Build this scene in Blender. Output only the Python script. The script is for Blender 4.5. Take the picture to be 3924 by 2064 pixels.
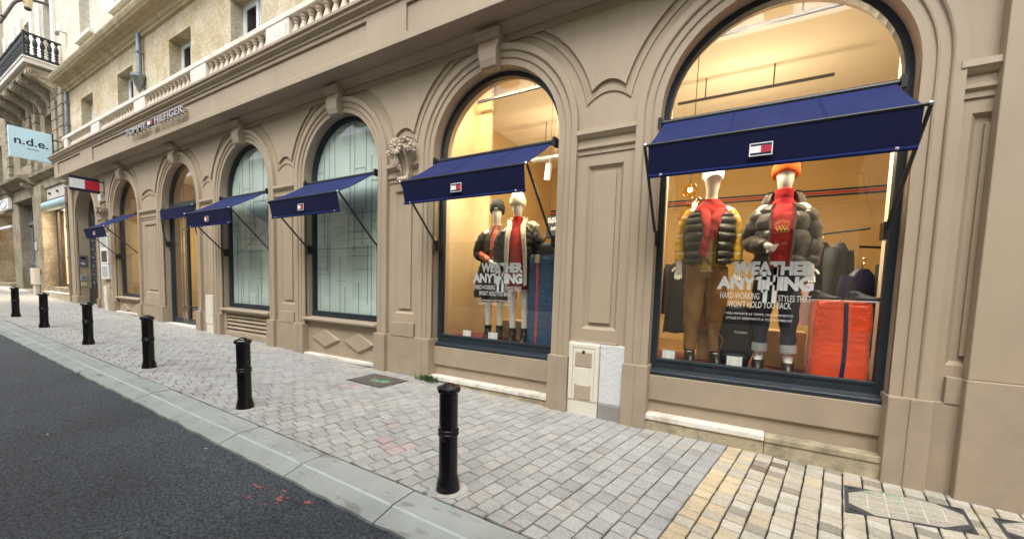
import bpy, bmesh, math, random
from mathutils import Vector, Matrix
from mathutils.geometry import tessellate_polygon
PI = math.pi
R = math.radians
random.seed(7)
for o in list(bpy.data.objects): bpy.data.objects.remove(o)
scene = bpy.context.scene
C = scene.collection

# ------------------------------------------------------------------ camera
cam_d = bpy.data.cameras.new('camera'); cam = bpy.data.objects.new('camera', cam_d); C.objects.link(cam)
YAW, PIT, ROL = 0.525796, -0.0721707, 0.0314018
f_ = Vector((-math.sin(YAW)*math.cos(PIT), math.cos(YAW)*math.cos(PIT), math.sin(PIT)))
r_ = Vector((math.cos(YAW), math.sin(YAW), 0)); u_ = r_.cross(f_)
r2 = math.cos(ROL)*r_ + math.sin(ROL)*u_; u2 = -math.sin(ROL)*r_ + math.cos(ROL)*u_
m = Matrix((r2, u2, -f_)).transposed().to_4x4(); m.translation = Vector((0, -4.75, 1.6))
cam.matrix_world = m
cam_d.sensor_fit = 'HORIZONTAL'; cam_d.sensor_width = 36; cam_d.lens = 36*1507.34/3924
cam_d.shift_x = 0; cam_d.shift_y = (1209.16-1032)/3924
cam_d.clip_start = 0.05; cam_d.clip_end = 600
scene.camera = cam

# ------------------------------------------------------------------ sky, sun, exposure
w = bpy.data.worlds.new("World"); scene.world = w; w.use_nodes = True
nt = w.node_tree; bg = nt.nodes['Background']
sky = nt.nodes.new('ShaderNodeTexSky'); sky.sky_type = 'NISHITA'; sky.sun_disc = False
SUN_EL, SUN_ROT = R(57), R(168)
sky.sun_elevation = SUN_EL; sky.sun_rotation = SUN_ROT; sky.dust_density = 3.0; sky.ozone_density = 1.0
hs = nt.nodes.new('ShaderNodeHueSaturation'); hs.inputs['Saturation'].default_value = 0.32
nt.links.new(sky.outputs[0], hs.inputs['Color']); nt.links.new(hs.outputs[0], bg.inputs[0])
bg.inputs[1].default_value = 0.15
sl = bpy.data.lights.new('sun', 'SUN'); sl.energy = .9; sl.angle = R(30); sl.color = (1, .97, .93)
so = bpy.data.objects.new('sun', sl); C.objects.link(so)
sd = Vector((math.sin(SUN_ROT)*math.cos(SUN_EL), math.cos(SUN_ROT)*math.cos(SUN_EL), math.sin(SUN_EL)))
so.rotation_euler = sd.to_track_quat('Z', 'Y').to_euler(); so.location = (0, -6, 30)
scene.view_settings.view_transform = 'Standard'; scene.view_settings.look = 'None'
scene.view_settings.gamma = 1; scene.view_settings.exposure = 1.28
scene.cycles.use_denoising = True
scene.cycles.max_bounces = 7; scene.cycles.transparent_max_bounces = 24
scene.cycles.sample_clamp_indirect = 6

# ------------------------------------------------------------------ materials
def nodes_of(name):
    m = bpy.data.materials.new(name); m.use_nodes = True
    n = m.node_tree; b = n.nodes['Principled BSDF']
    return m, n, b
def N(n, t, **kw):
    x = n.nodes.new(t)
    for k, v in kw.items():
        if k in x.inputs: x.inputs[k].default_value = v
        else: setattr(x, k, v)
    return x
def col4(c): return (c[0], c[1], c[2], 1)
def M(name, col, rough=.6, var=.12, vs=2.0, bump=0, bs=80, metal=0, spec=.5, col2=None, stain=None, sheen=0, det=6, coat=0, streak=0):
    m, n, b = nodes_of(name)
    b.inputs['Roughness'].default_value = rough; b.inputs['Metallic'].default_value = metal
    b.inputs['Specular IOR Level'].default_value = spec
    if sheen: b.inputs['Sheen Weight'].default_value = sheen
    if coat: b.inputs['Coat Weight'].default_value = coat; b.inputs['Coat Roughness'].default_value = .08
    tc = N(n, 'ShaderNodeTexCoord')
    no = N(n, 'ShaderNodeTexNoise', Scale=vs, Detail=det, Roughness=.6)
    n.links.new(tc.outputs['Object'], no.inputs['Vector'])
    ra = N(n, 'ShaderNodeMapRange'); ra.inputs[1].default_value = .3; ra.inputs[2].default_value = .7
    n.links.new(no.outputs[0], ra.inputs[0])
    mx = N(n, 'ShaderNodeMix', data_type='RGBA')
    a = [max(0, c*(1-var)) for c in col]; bb = col2 if col2 else [min(1, c*(1+var)) for c in col]
    mx.inputs[6].default_value = col4(a); mx.inputs[7].default_value = col4(bb)
    n.links.new(ra.outputs[0], mx.inputs[0]); out = mx.outputs[2]
    if stain:
        scol, sscale, lo, hi, amt = stain
        n2 = N(n, 'ShaderNodeTexNoise', Scale=sscale, Detail=7, Roughness=.65)
        if streak:      # rain streaks run down the face
            mp = N(n, 'ShaderNodeMapping'); mp.inputs['Scale'].default_value = (1, 1, streak) if streak < 1 else (1, 3.5, 1); n.links.new(tc.outputs['Object'], mp.inputs[0]); n.links.new(mp.outputs[0], n2.inputs['Vector'])
        else: n.links.new(tc.outputs['Object'], n2.inputs['Vector'])
        r2_ = N(n, 'ShaderNodeMapRange'); r2_.inputs[1].default_value = lo; r2_.inputs[2].default_value = hi; r2_.inputs[4].default_value = amt
        n.links.new(n2.outputs[0], r2_.inputs[0])
        m2 = N(n, 'ShaderNodeMix', data_type='RGBA'); m2.inputs[7].default_value = col4(scol)
        n.links.new(out, m2.inputs[6]); n.links.new(r2_.outputs[0], m2.inputs[0]); out = m2.outputs[2]
    n.links.new(out, b.inputs['Base Color'])
    if bump:
        n3 = N(n, 'ShaderNodeTexNoise', Scale=bs, Detail=4); n.links.new(tc.outputs['Object'], n3.inputs['Vector'])
        bu = N(n, 'ShaderNodeBump', Strength=bump, Distance=.02); n.links.new(n3.outputs[0], bu.inputs['Height'])
        n.links.new(bu.outputs[0], b.inputs['Normal'])
    return m
def stone_mat(name, c1, c2, bw=.9, bh=.45, mortar=.006, stain=(.30, .24, .15), bump=.25):
    m, n, b = nodes_of(name); b.inputs['Roughness'].default_value = .85; b.inputs['Specular IOR Level'].default_value = .25
    tc = N(n, 'ShaderNodeTexCoord'); sp = N(n, 'ShaderNodeSeparateXYZ'); n.links.new(tc.outputs['Object'], sp.inputs[0])
    ad = N(n, 'ShaderNodeMath', operation='ADD'); n.links.new(sp.outputs[0], ad.inputs[0]); n.links.new(sp.outputs[1], ad.inputs[1])
    cb = N(n, 'ShaderNodeCombineXYZ'); n.links.new(ad.outputs[0], cb.inputs[0]); n.links.new(sp.outputs[2], cb.inputs[1])
    br = N(n, 'ShaderNodeTexBrick'); br.inputs['Scale'].default_value = 1; br.inputs['Brick Width'].default_value = bw
    br.inputs['Row Height'].default_value = bh; br.inputs['Mortar Size'].default_value = mortar; br.inputs['Mortar Smooth'].default_value = .3
    br.inputs['Color1'].default_value = col4(c1); br.inputs['Color2'].default_value = col4(c2)
    br.inputs['Mortar'].default_value = col4([x*.6 for x in c1]); n.links.new(cb.outputs[0], br.inputs['Vector'])
    no = N(n, 'ShaderNodeTexNoise', Scale=1.1, Detail=9, Roughness=.7); n.links.new(tc.outputs['Object'], no.inputs['Vector'])
    ra = N(n, 'ShaderNodeMapRange'); ra.inputs[1].default_value = .40; ra.inputs[2].default_value = .66; ra.inputs[4].default_value = .95
    n.links.new(no.outputs[0], ra.inputs[0])
    mx = N(n, 'ShaderNodeMix', data_type='RGBA'); mx.inputs[7].default_value = col4(stain)
    n.links.new(br.outputs[0], mx.inputs[6]); n.links.new(ra.outputs[0], mx.inputs[0])
    n2 = N(n, 'ShaderNodeTexNoise', Scale=14, Detail=8, Roughness=.7); n.links.new(tc.outputs['Object'], n2.inputs['Vector'])
    r2_ = N(n, 'ShaderNodeMapRange'); r2_.inputs[1].default_value = .3; r2_.inputs[2].default_value = .7; r2_.inputs[3].default_value = .62; r2_.inputs[4].default_value = 1.15
    n.links.new(n2.outputs[0], r2_.inputs[0])
    mu = N(n, 'ShaderNodeMix', data_type='RGBA', blend_type='MULTIPLY'); mu.inputs[0].default_value = 1
    n.links.new(mx.outputs[2], mu.inputs[6]); n.links.new(r2_.outputs[0], mu.inputs[7])
    n.links.new(mu.outputs[2], b.inputs['Base Color'])
    n3 = N(n, 'ShaderNodeTexNoise', Scale=40, Detail=6); n.links.new(tc.outputs['Object'], n3.inputs['Vector'])
    su = N(n, 'ShaderNodeMath', operation='SUBTRACT'); n.links.new(n3.outputs[0], su.inputs[0]); n.links.new(br.outputs['Fac'], su.inputs[1])
    bu = N(n, 'ShaderNodeBump', Strength=bump, Distance=.02); n.links.new(su.outputs[0], bu.inputs['Height']); n.links.new(bu.outputs[0], b.inputs['Normal'])
    return m
def glass_mat(name, tint=(1, 1, 1), base=.06, gain=.9, rough=0.0):
    m = bpy.data.materials.new(name); m.use_nodes = True; n = m.node_tree; n.nodes.clear()
    out = N(n, 'ShaderNodeOutputMaterial'); tr = N(n, 'ShaderNodeBsdfTransparent'); tr.inputs[0].default_value = col4(tint)
    gl = N(n, 'ShaderNodeBsdfGlossy'); gl.inputs['Roughness'].default_value = rough
    lw = N(n, 'ShaderNodeLayerWeight'); lw.inputs['Blend'].default_value = .5
    p = N(n, 'ShaderNodeMath', operation='POWER'); p.inputs[1].default_value = 5; n.links.new(lw.outputs['Facing'], p.inputs[0])
    q = N(n, 'ShaderNodeMath', operation='MULTIPLY_ADD'); q.inputs[1].default_value = gain; q.inputs[2].default_value = base
    n.links.new(p.outputs[0], q.inputs[0])
    mx = N(n, 'ShaderNodeMixShader'); n.links.new(q.outputs[0], mx.inputs[0]); n.links.new(tr.outputs[0], mx.inputs[1]); n.links.new(gl.outputs[0], mx.inputs[2])
    n.links.new(mx.outputs[0], out.inputs[0]); return m
def emit_mat(name, col, s):
    m, n, b = nodes_of(name); b.inputs['Base Color'].default_value = col4(col)
    b.inputs['Emission Color'].default_value = col4(col); b.inputs['Emission Strength'].default_value = s
    return m
def attr_mat(name, rough=.75, bump=.3, bs=120, spec=.3, stain=(.08, .075, .07), stain_amt=.45):
    """per-piece colour comes from the mesh (each paver has a tone of its own)"""
    m, n, b = nodes_of(name); b.inputs['Roughness'].default_value = rough; b.inputs['Specular IOR Level'].default_value = spec
    at = N(n, 'ShaderNodeAttribute', attribute_name='Col'); tc = N(n, 'ShaderNodeTexCoord')
    n1 = N(n, 'ShaderNodeTexNoise', Scale=60, Detail=6, Roughness=.7); n.links.new(tc.outputs['Object'], n1.inputs['Vector'])
    r1 = N(n, 'ShaderNodeMapRange'); r1.inputs[1].default_value = .3; r1.inputs[2].default_value = .7; r1.inputs[3].default_value = .72; r1.inputs[4].default_value = 1.2
    n.links.new(n1.outputs[0], r1.inputs[0])
    mu = N(n, 'ShaderNodeMix', data_type='RGBA', blend_type='MULTIPLY'); mu.inputs[0].default_value = 1
    n.links.new(at.outputs['Color'], mu.inputs[6]); n.links.new(r1.outputs[0], mu.inputs[7])
    n2 = N(n, 'ShaderNodeTexNoise', Scale=2.3, Detail=9, Roughness=.72); n.links.new(tc.outputs['Object'], n2.inputs['Vector'])
    r2_ = N(n, 'ShaderNodeMapRange'); r2_.inputs[1].default_value = .5; r2_.inputs[2].default_value = .75; r2_.inputs[4].default_value = stain_amt
    n.links.new(n2.outputs[0], r2_.inputs[0])
    m2 = N(n, 'ShaderNodeMix', data_type='RGBA'); m2.inputs[7].default_value = col4(stain)
    n.links.new(mu.outputs[2], m2.inputs[6]); n.links.new(r2_.outputs[0], m2.inputs[0]); n.links.new(m2.outputs[2], b.inputs['Base Color'])
    bu = N(n, 'ShaderNodeBump', Strength=bump, Distance=.01); n3 = N(n, 'ShaderNodeTexNoise', Scale=bs, Detail=5)
    n.links.new(tc.outputs['Object'], n3.inputs['Vector']); n.links.new(n3.outputs[0], bu.inputs['Height']); n.links.new(bu.outputs[0], b.inputs['Normal'])
    return m
def asphalt_mat():
    m, n, b = nodes_of('asphalt'); b.inputs['Specular IOR Level'].default_value = .5
    tc = N(n, 'ShaderNodeTexCoord')
    vo = N(n, 'ShaderNodeTexVoronoi', Scale=46); n.links.new(tc.outputs['Object'], vo.inputs['Vector'])
    n1 = N(n, 'ShaderNodeTexNoise', Scale=48, Detail=5, Roughness=.8); n.links.new(tc.outputs['Object'], n1.inputs['Vector'])
    n2 = N(n, 'ShaderNodeTexNoise', Scale=.8, Detail=6); n.links.new(tc.outputs['Object'], n2.inputs['Vector'])
    cr = N(n, 'ShaderNodeValToRGB'); cr.color_ramp.elements[0].position = .40; cr.color_ramp.elements[0].color = (.008, .010, .013, 1)
    cr.color_ramp.elements[1].position = .64; cr.color_ramp.elements[1].color = (.16, .195, .235, 1)
    n.links.new(n1.outputs[0], cr.inputs[0])
    r1 = N(n, 'ShaderNodeMapRange'); r1.inputs[1].default_value = .3; r1.inputs[2].default_value = .7; r1.inputs[3].default_value = .75; r1.inputs[4].default_value = 1.25
    n.links.new(n2.outputs[0], r1.inputs[0])
    mu = N(n, 'ShaderNodeMix', data_type='RGBA', blend_type='MULTIPLY'); mu.inputs[0].default_value = 1
    n.links.new(cr.outputs[0], mu.inputs[6]); n.links.new(r1.outputs[0], mu.inputs[7]); n.links.new(mu.outputs[2], b.inputs['Base Color'])
    b.inputs['Roughness'].default_value = .5
    ad = N(n, 'ShaderNodeMath', operation='MULTIPLY_ADD'); ad.inputs[1].default_value = -1.0; n.links.new(vo.outputs['Distance'], ad.inputs[0]); n.links.new(n1.outputs[0], ad.inputs[2])
    bu = N(n, 'ShaderNodeBump', Strength=1.0, Distance=.03); n.links.new(ad.outputs[0], bu.inputs['Height']); n.links.new(bu.outputs[0], b.inputs['Normal'])
    return m
def plaid_mat(name, base, dark, light, s=.055, vertical=(0, 2)):
    m, n, b = nodes_of(name); b.inputs['Roughness'].default_value = .9
    tc = N(n, 'ShaderNodeTexCoord'); sp = N(n, 'ShaderNodeSeparateXYZ'); n.links.new(tc.outputs['Object'], sp.inputs[0])
    def stripe(i, per, width):
        a = N(n, 'ShaderNodeMath', operation='DIVIDE'); n.links.new(sp.outputs[i], a.inputs[0]); a.inputs[1].default_value = per
        f = N(n, 'ShaderNodeMath', operation='FRACT'); n.links.new(a.outputs[0], f.inputs[0])
        l = N(n, 'ShaderNodeMath', operation='LESS_THAN'); n.links.new(f.outputs[0], l.inputs[0]); l.inputs[1].default_value = width
        return l.outputs[0]
    cur = None
    for i, per, wd, c, am in ((vertical[0], s, .45, dark, .55), (vertical[1], s, .45, dark, .55), (vertical[0], s*2, .12, light, .6), (vertical[1], s*2, .12, light, .6)):
        mx = N(n, 'ShaderNodeMix', data_type='RGBA'); mx.inputs[7].default_value = col4(c)
        if cur is None: mx.inputs[6].default_value = col4(base)
        else: n.links.new(cur, mx.inputs[6])
        k = N(n, 'ShaderNodeMath', operation='MULTIPLY'); k.inputs[1].default_value = am; n.links.new(stripe(i, per, wd), k.inputs[0])
        n.links.new(k.outputs[0], mx.inputs[0]); cur = mx.outputs[2]
    n.links.new(cur, b.inputs['Base Color']); return m

TAUPE_C = (.38, .308, .218)
taupe = M('taupe_paint', TAUPE_C, .6, .06, 1.1, .12, 220, stain=((.30, .24, .175), 3.2, .50, .78, .5), streak=.16)
taupe_rough = M('taupe_roughcast', (.362, .291, .207), .75, .08, 2, .28, 210, stain=((.26, .21, .16), 3, .48, .75, .5))
stone = stone_mat('limestone', (.64, .58, .45), (.57, .50, .36), stain=(.44, .35, .18))
stone_pale = M('pale_stone', (.64, .61, .54), .8, .1, 3, .2, 60, stain=((.30, .27, .2), 2.2, .55, .75, .5))
stone_dirty = M('sooty_limestone', (.42, .35, .22), .85, .15, 2, .3, 40, stain=((.16, .13, .08), 3, .5, .75, .6), streak=.4)
stone_old = stone_mat('weathered_limestone', (.44, .385, .28), (.36, .31, .22), stain=(.20, .17, .115))
stone_bright = stone_mat('bright_limestone', (.76, .72, .62), (.70, .65, .54), stain=(.62, .54, .38))
sill_stone = M('sill_stone', (.42, .36, .24), .85, .2, 5, .5, 40, stain=((.13, .12, .08), 4, .45, .7, .7))
sill_white = M('white_sill_paint', (.74, .70, .62), .7, .1, 6, .3, 50, stain=((.36, .30, .2), 4, .48, .7, .7))
frame_m = M('slate_frame', (.018, .027, .036), .35, .15, 3, 0, 1, spec=.5)
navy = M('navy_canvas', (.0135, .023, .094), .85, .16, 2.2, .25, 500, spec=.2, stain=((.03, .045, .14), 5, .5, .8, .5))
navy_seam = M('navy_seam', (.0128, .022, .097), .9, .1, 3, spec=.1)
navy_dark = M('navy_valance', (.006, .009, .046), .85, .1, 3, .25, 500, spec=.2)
black_metal = M('black_metal', (.012, .013, .015), .4, .1, 4)
black_gloss = M('black_gloss_paint', (.0035, .0035, .0045), .2, .3, 6, .12, 30, spec=.4, stain=((.13, .13, .125), 22, .63, .72, .55))
white_p = M('white_paint', (.78, .78, .76), .5, .05)
red_p = M('red_paint', (.45, .012, .03), .5, .05)
navy_p = M('navy_paint', (.006, .008, .045), .45, .05)
chrome = M('steel', (.6, .6, .6), .25, .05, 3, metal=1)
zinc = M('zinc', (.20, .225, .24), .45, .2, 4, metal=.5)
cream_p = M('cream_cabinet', (.70, .65, .54), .5, .05, 3, stain=((.40, .32, .2), 4, .6, .8, .5))
plaster = M('white_plaster', (.62, .63, .62), .85, .08, 3, .5, 25, stain=((.46, .47, .47), 3, .45, .75, .7))
cement = M('cement', (.28, .26, .24), .9, .12, 5, .5, 60)
glass = glass_mat('shop_glass', (.97, .985, .98))
glass_dark = glass_mat('house_glass', (.25, .26, .27), .06, .9)
film_m = M('frosted_film', (.62, .73, .665), .45, .10, .9)
film_line = M('film_line', (.29, .37, .345), .7, .05)
def film_letter(name, col):
    m, n, b = nodes_of(name); b.inputs['Base Color'].default_value = col4(col); b.inputs['Roughness'].default_value = .5
    t = N(n, 'ShaderNodeBsdfTranslucent'); t.inputs[0].default_value = col4(col); mx = N(n, 'ShaderNodeMixShader'); mx.inputs[0].default_value = .15
    o = [x for x in n.nodes if x.type == 'OUTPUT_MATERIAL'][0]
    n.links.new(b.outputs[0], mx.inputs[1]); n.links.new(t.outputs[0], mx.inputs[2]); n.links.new(mx.outputs[0], o.inputs[0]); return m
vinyl = film_letter('vinyl_lettering', (.95, .98, .97))
vinyl_w = film_letter('white_vinyl', (.9, .89, .86))
in_wall = M('shop_wall', (.50, .34, .14), .8, .05, 1)
in_ceil = M('shop_ceiling', (.86, .78, .62), .85, .04, .6)
in_cream = M('cream_panel', (.80, .73, .60), .7, .04)
wood = M('oak', (.56, .38, .17), .55, .22, 3, .1, 30)
wood_floor = M('oak_floor', (.30, .17, .07), .4, .25, 4)
mauve = M('red_platform', (.16, .03, .035), .6, .1)
brown_frame = M('brown_frame', (.05, .035, .03), .5, .1)
blue_grey = M('blue_grey_door', (.12, .16, .20), .5, .12, 3)
dark_glass = M('dark_glass', (.006, .007, .012), .12, .1)
mann_skin = M('mannequin_shell', (.88, .84, .74), .35, .03)
mann_pale = M('pale_tights', (.78, .72, .62), .7, .03)
leaf_m = M('weed_leaf', (.07, .13, .03), .7, .3, 20)
grate_m = M('cast_iron', (.07, .075, .085), .55, .25, 10, .3, 90, metal=.4)
cover_m = M('rusty_cover', (.10, .085, .07), .8, .25, 7, .5, 110, stain=((.14, .07, .04), 5, .55, .75, .5))
green_spray = M('green_spray', (.16, .42, .22), .8, .2, 9)
red_spray = M('red_spray', (.26, .09, .085), .85, .2, 12)
kerb_m = M('granite_kerb', (.335, .365, .345), .75, .14, 2.5, .35, 150, stain=((.105, .105, .092), 2.6, .585, .655, .5), streak=1)
kerb_crease = M('pale_kerb_crease', (.48, .525, .505), .75, .12, 5, .3, 150, stain=((.335, .365, .345), 5, .5, .66, .5))
joint_m = M('joint_sand', (.035, .033, .029), .95, .3, 20)
paver_m = attr_mat('pavers')
asphalt = asphalt_mat()
ground_m = M('ground_earth', (.12, .12, .12), .9, .1)
sign_blue = M('pale_blue_sign', (.55, .78, .86), .4, .03)
ink = M('dark_ink', (.01, .012, .03), .5, .05)
grey_ink = M('grey_ink', (.30, .36, .38), .5, .05)

# ------------------------------------------------------------------ mesh helpers
class MB:
    def __init__(s): s.v = []; s.f = []; s.mi = []; s.m = 0; s.col = None; s.cols = []
    def add(s, vs, fs):
        b = len(s.v); s.v += [tuple(v) for v in vs]
        for f in fs: s.f.append([b+i for i in f]); s.mi.append(s.m); s.cols.append(s.col)
        return s
    def box(s, x0, x1, y0, y1, z0, z1):
        v = [(x0, y0, z0), (x1, y0, z0), (x1, y1, z0), (x0, y1, z0), (x0, y0, z1), (x1, y0, z1), (x1, y1, z1), (x0, y1, z1)]
        return s.add(v, [(0, 3, 2, 1), (4, 5, 6, 7), (0, 1, 5, 4), (1, 2, 6, 5), (2, 3, 7, 6), (3, 0, 4, 7)])
    def prism(s, poly, a0, a1, holes=(), ax='y'):
        """polygon in two axes, extruded along the third (y: x,z  x: y,z  z: x,y)"""
        loops = [list(poly)]+[list(h) for h in holes]
        mp = {'y': lambda p, q: (p[0], q, p[1]), 'x': lambda p, q: (q, p[0], p[1]), 'z': lambda p, q: (p[0], p[1], q)}[ax]
        flat = [p for l in loops for p in l]; n = len(flat)
        tr = tessellate_polygon([[Vector((p[0], p[1], 0)) for p in l] for l in loops])
        v = [mp(p, a0) for p in flat]+[mp(p, a1) for p in flat]; fs = []
        if not holes:
            fs += [tuple(range(n)), tuple(range(2*n-1, n-1, -1))]
        else:
            for t in tr: fs += [tuple(t), tuple(i+n for i in reversed(t))]
        k = 0
        for l in loops:
            L = len(l)
            for i in range(L): a, b = k+i, k+(i+1) % L; fs.append((a, b, b+n, a+n))
            k += L
        return s.add(v, fs)
    def grid(s, rows, closed=False, cap0=False, cap1=False):
        """rows of equal length joined by quads"""
        n = len(rows[0]); v = [p for r in rows for p in r]; fs = []
        for i in range(len(rows)-1):
            for j in range(n if closed else n-1):
                a = i*n+j; b = i*n+(j+1) % n; fs.append((a, b, b+n, a+n))
        if cap0: fs.append(tuple(range(n-1, -1, -1)))
        if cap1: fs.append(tuple((len(rows)-1)*n+j for j in range(n)))
        return s.add(v, fs)
    def lathe(s, prof, n=16, at=(0, 0, 0), sq=1.0, rot=0):
        rows = []
        for r, z in prof:
            row = []
            for k in range(n):
                a = 2*PI*k/n+rot; row.append((at[0]+r*math.cos(a), at[1]+r*math.sin(a)*sq, at[2]+z))
            rows.append(row)
        return s.grid(rows, True, True, True)
    def tube(s, pts, rad, n=8, sub=1, puff=None, flat=1.0, cap=True):
        pts = [Vector(p) for p in pts]
        if not isinstance(rad, (list, tuple)): rad = [rad]*len(pts)
        if sub > 1: pts, rad = smooth_path(pts, rad, sub)
        t0 = (pts[1]-pts[0]).normalized(); up = Vector((0, 0, 1)) if abs(t0.z) < .9 else Vector((0, 1, 0))
        nx = t0.cross(up).normalized(); rows = []; L = len(pts)
        for i, p in enumerate(pts):
            t = (pts[min(i+1, L-1)]-pts[max(i-1, 0)]).normalized()
            nx = (nx-t*nx.dot(t)).normalized(); ny = t.cross(nx); r = rad[i]
            if puff: r *= 1+puff[0]*(abs(math.sin(PI*puff[1]*i/(L-1)))**.6-.6)
            rows.append([p+nx*(r*math.cos(2*PI*k/n))+ny*(r*flat*math.sin(2*PI*k/n)) for k in range(n)])
        return s.grid(rows, True, cap, cap)
    def loft(s, secs, n=24, a0=None, a1=None, sub=6, puff=None, thick=.02, pw=2.0, cap=True, zsh=None):
        """secs: (cx, cy, z, rx, ry); a0/a1 open the front (0 = towards -y)"""
        S = []
        for i in range(len(secs)-1):
            for k in range(sub):
                t = k/sub; S.append([catmull(secs, i, t, j) for j in range(5)])
        S.append(list(secs[-1])); rows = []; inner = []; L = len(S)
        full = a0 is None
        for i, (cx, cy, z, rx, ry) in enumerate(S):
            t = i/(L-1); k = 1.0
            if puff: k = 1+puff[0]*(abs(math.sin(PI*puff[1]*t))**.6-.6)
            if full: A = [2*PI*j/n for j in range(n)]
            else:
                p0 = a0(t) if callable(a0) else a0; p1 = a1(t) if callable(a1) else a1
                A = [p0+(p1-p0)*j/(n-1) for j in range(n)]
            def pt(a, q):
                sn, cs = math.sin(a), math.cos(a); e = 2/pw
                return (cx+(rx-q)*k*math.copysign(abs(sn)**e, sn), cy-(ry-q)*k*math.copysign(abs(cs)**e, cs), z+(zsh(a, t) if zsh else 0))
            o = [pt(a, 0) for a in A]
            if full: rows.append(o)
            else: rows.append(o+[pt(a, thick) for a in reversed(A)])
        return s.grid(rows, True, cap, cap)
    def build(s, name, mat, parent=None, smooth=0, bevel=0, loc=None):
        me = bpy.data.meshes.new(name); me.from_pydata(s.v, [], s.f)
        mats = mat if isinstance(mat, (list, tuple)) else [mat]
        for q in mats: me.materials.append(q)
        if len(mats) > 1: me.polygons.foreach_set('material_index', s.mi)
        if any(c is not None for c in s.cols):
            ca = me.color_attributes.new('Col', 'FLOAT_COLOR', 'CORNER')
            for p in me.polygons:
                c = s.cols[p.index] or (.3, .3, .3)
                for li in p.loop_indices: ca.data[li].color = (c[0], c[1], c[2], 1)
        bm = bmesh.new(); bm.from_mesh(me); bmesh.ops.recalc_face_normals(bm, faces=bm.faces); bm.to_mesh(me); bm.free()
        if smooth:
            me.shade_smooth(); me.set_sharp_from_angle(angle=R(smooth))
        o = bpy.data.objects.new(name, me); C.objects.link(o)
        if parent: o.parent = parent
        if loc: o.location = loc
        if bevel:
            bv = o.modifiers.new('edge', 'BEVEL'); bv.width = bevel; bv.segments = 2; bv.limit_method = 'ANGLE'; bv.angle_limit = R(40)
        return o
def catmull(P, i, t, j):
    g = lambda k: P[min(max(k, 0), len(P)-1)][j]
    a, b, c, d = g(i-1), g(i), g(i+1), g(i+2)
    return .5*(2*b+(c-a)*t+(2*a-5*b+4*c-d)*t*t+(3*b-3*c+d-a)*t**3)
def smooth_path(pts, rad, sub):
    Q = [(p[0], p[1], p[2], r) for p, r in zip(pts, rad)]; op = []; orr = []
    for i in range(len(Q)-1):
        for k in range(sub):
            t = k/sub; op.append(Vector([catmull(Q, i, t, j) for j in range(3)])); orr.append(catmull(Q, i, t, 3))
    op.append(Vector(pts[-1])); orr.append(rad[-1]); return op, orr
def tag(o, label=None, cat=None, group=None, kind=None):
    if label: o['label'] = label
    if cat: o['category'] = cat
    if group: o['group'] = group
    if kind: o['kind'] = kind
    return o
def thing(name, label, cat, loc=(0, 0, 0), rz=0, group=None, scale=1):
    o = bpy.data.objects.new(name, None); C.objects.link(o); o.location = loc; o.rotation_euler.z = rz
    o.scale = (scale,)*3; o.empty_display_size = .1
    return tag(o, label, cat, group)
def copy_tree(o, parent=None):
    c = o.copy(); C.objects.link(c)
    if parent: c.parent = parent
    for ch in [x for x in bpy.data.objects if x.parent == o]: copy_tree(ch, c)
    return c
def text_mesh(txt, size=1, offset=0, extrude=0, space=1.0, shear=0, align='LEFT', line=1.0):
    cu = bpy.data.curves.new('t', 'FONT'); cu.body = txt; cu.size = size; cu.offset = offset; cu.extrude = extrude
    cu.space_character = space; cu.shear = shear; cu.align_x = align; cu.space_line = line; cu.resolution_u = 3
    ob = bpy.data.objects.new('t', cu); C.objects.link(ob)
    dg = bpy.context.evaluated_depsgraph_get(); dg.update()
    me = bpy.data.meshes.new_from_object(ob.evaluated_get(dg)); bpy.data.objects.remove(ob); bpy.data.curves.remove(cu)
    return [tuple(v.co) for v in me.vertices], [tuple(p.vertices) for p in me.polygons], me
def text_into(mb, txt, x0, x1, z0, z1, y, depth=.004, offset=0, shear=0, space=1.0, face=None):
    """writes txt filling the rectangle on a wall facing -y (or through a mapping face(u, v, d))"""
    v, f, me = text_mesh(txt, 1, offset, .01, space, shear); bpy.data.meshes.remove(me)
    xs = [p[0] for p in v]; ys = [p[1] for p in v]; a, b, c, d = min(xs), max(xs), min(ys), max(ys)
    out = []
    for p in v:
        u = x0+(p[0]-a)/(b-a)*(x1-x0); q = z0+(p[1]-c)/(d-c)*(z1-z0); e = depth if p[2] > 0 else 0
        out.append(face(u, q, e) if face else (u, y-e, q))
    mb.add(out, f)
def gz(x, y=0): return -.03-.0217*x+.01*y      # the street climbs to the left

# ================================================================== STREET
PZ = .0
def sheet(mb, x0, x1, y0, y1, dz, nx=1):
    for i in range(nx):
        a = x0+(x1-x0)*i/nx; b = x0+(x1-x0)*(i+1)/nx
        mb.add([(a, y0, gz(a, y0)+dz), (b, y0, gz(b, y0)+dz), (b, y1, gz(b, y1)+dz), (a, y1, gz(a, y1)+dz)], [(0, 1, 2, 3)])
mb = MB(); sheet(mb, -260, 200, -240, 200, -.5); tag(mb.build('ground', ground_m), kind='structure')
mb = MB(); sheet(mb, -120, 60, -6.75, -2.80, -.075); tag(mb.build('road', asphalt), kind='structure')
mb = MB(); sheet(mb, -120, 60, -2.6, 3.0, -.022); tag(mb.build('pavement_bed', joint_m), kind='structure')
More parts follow.
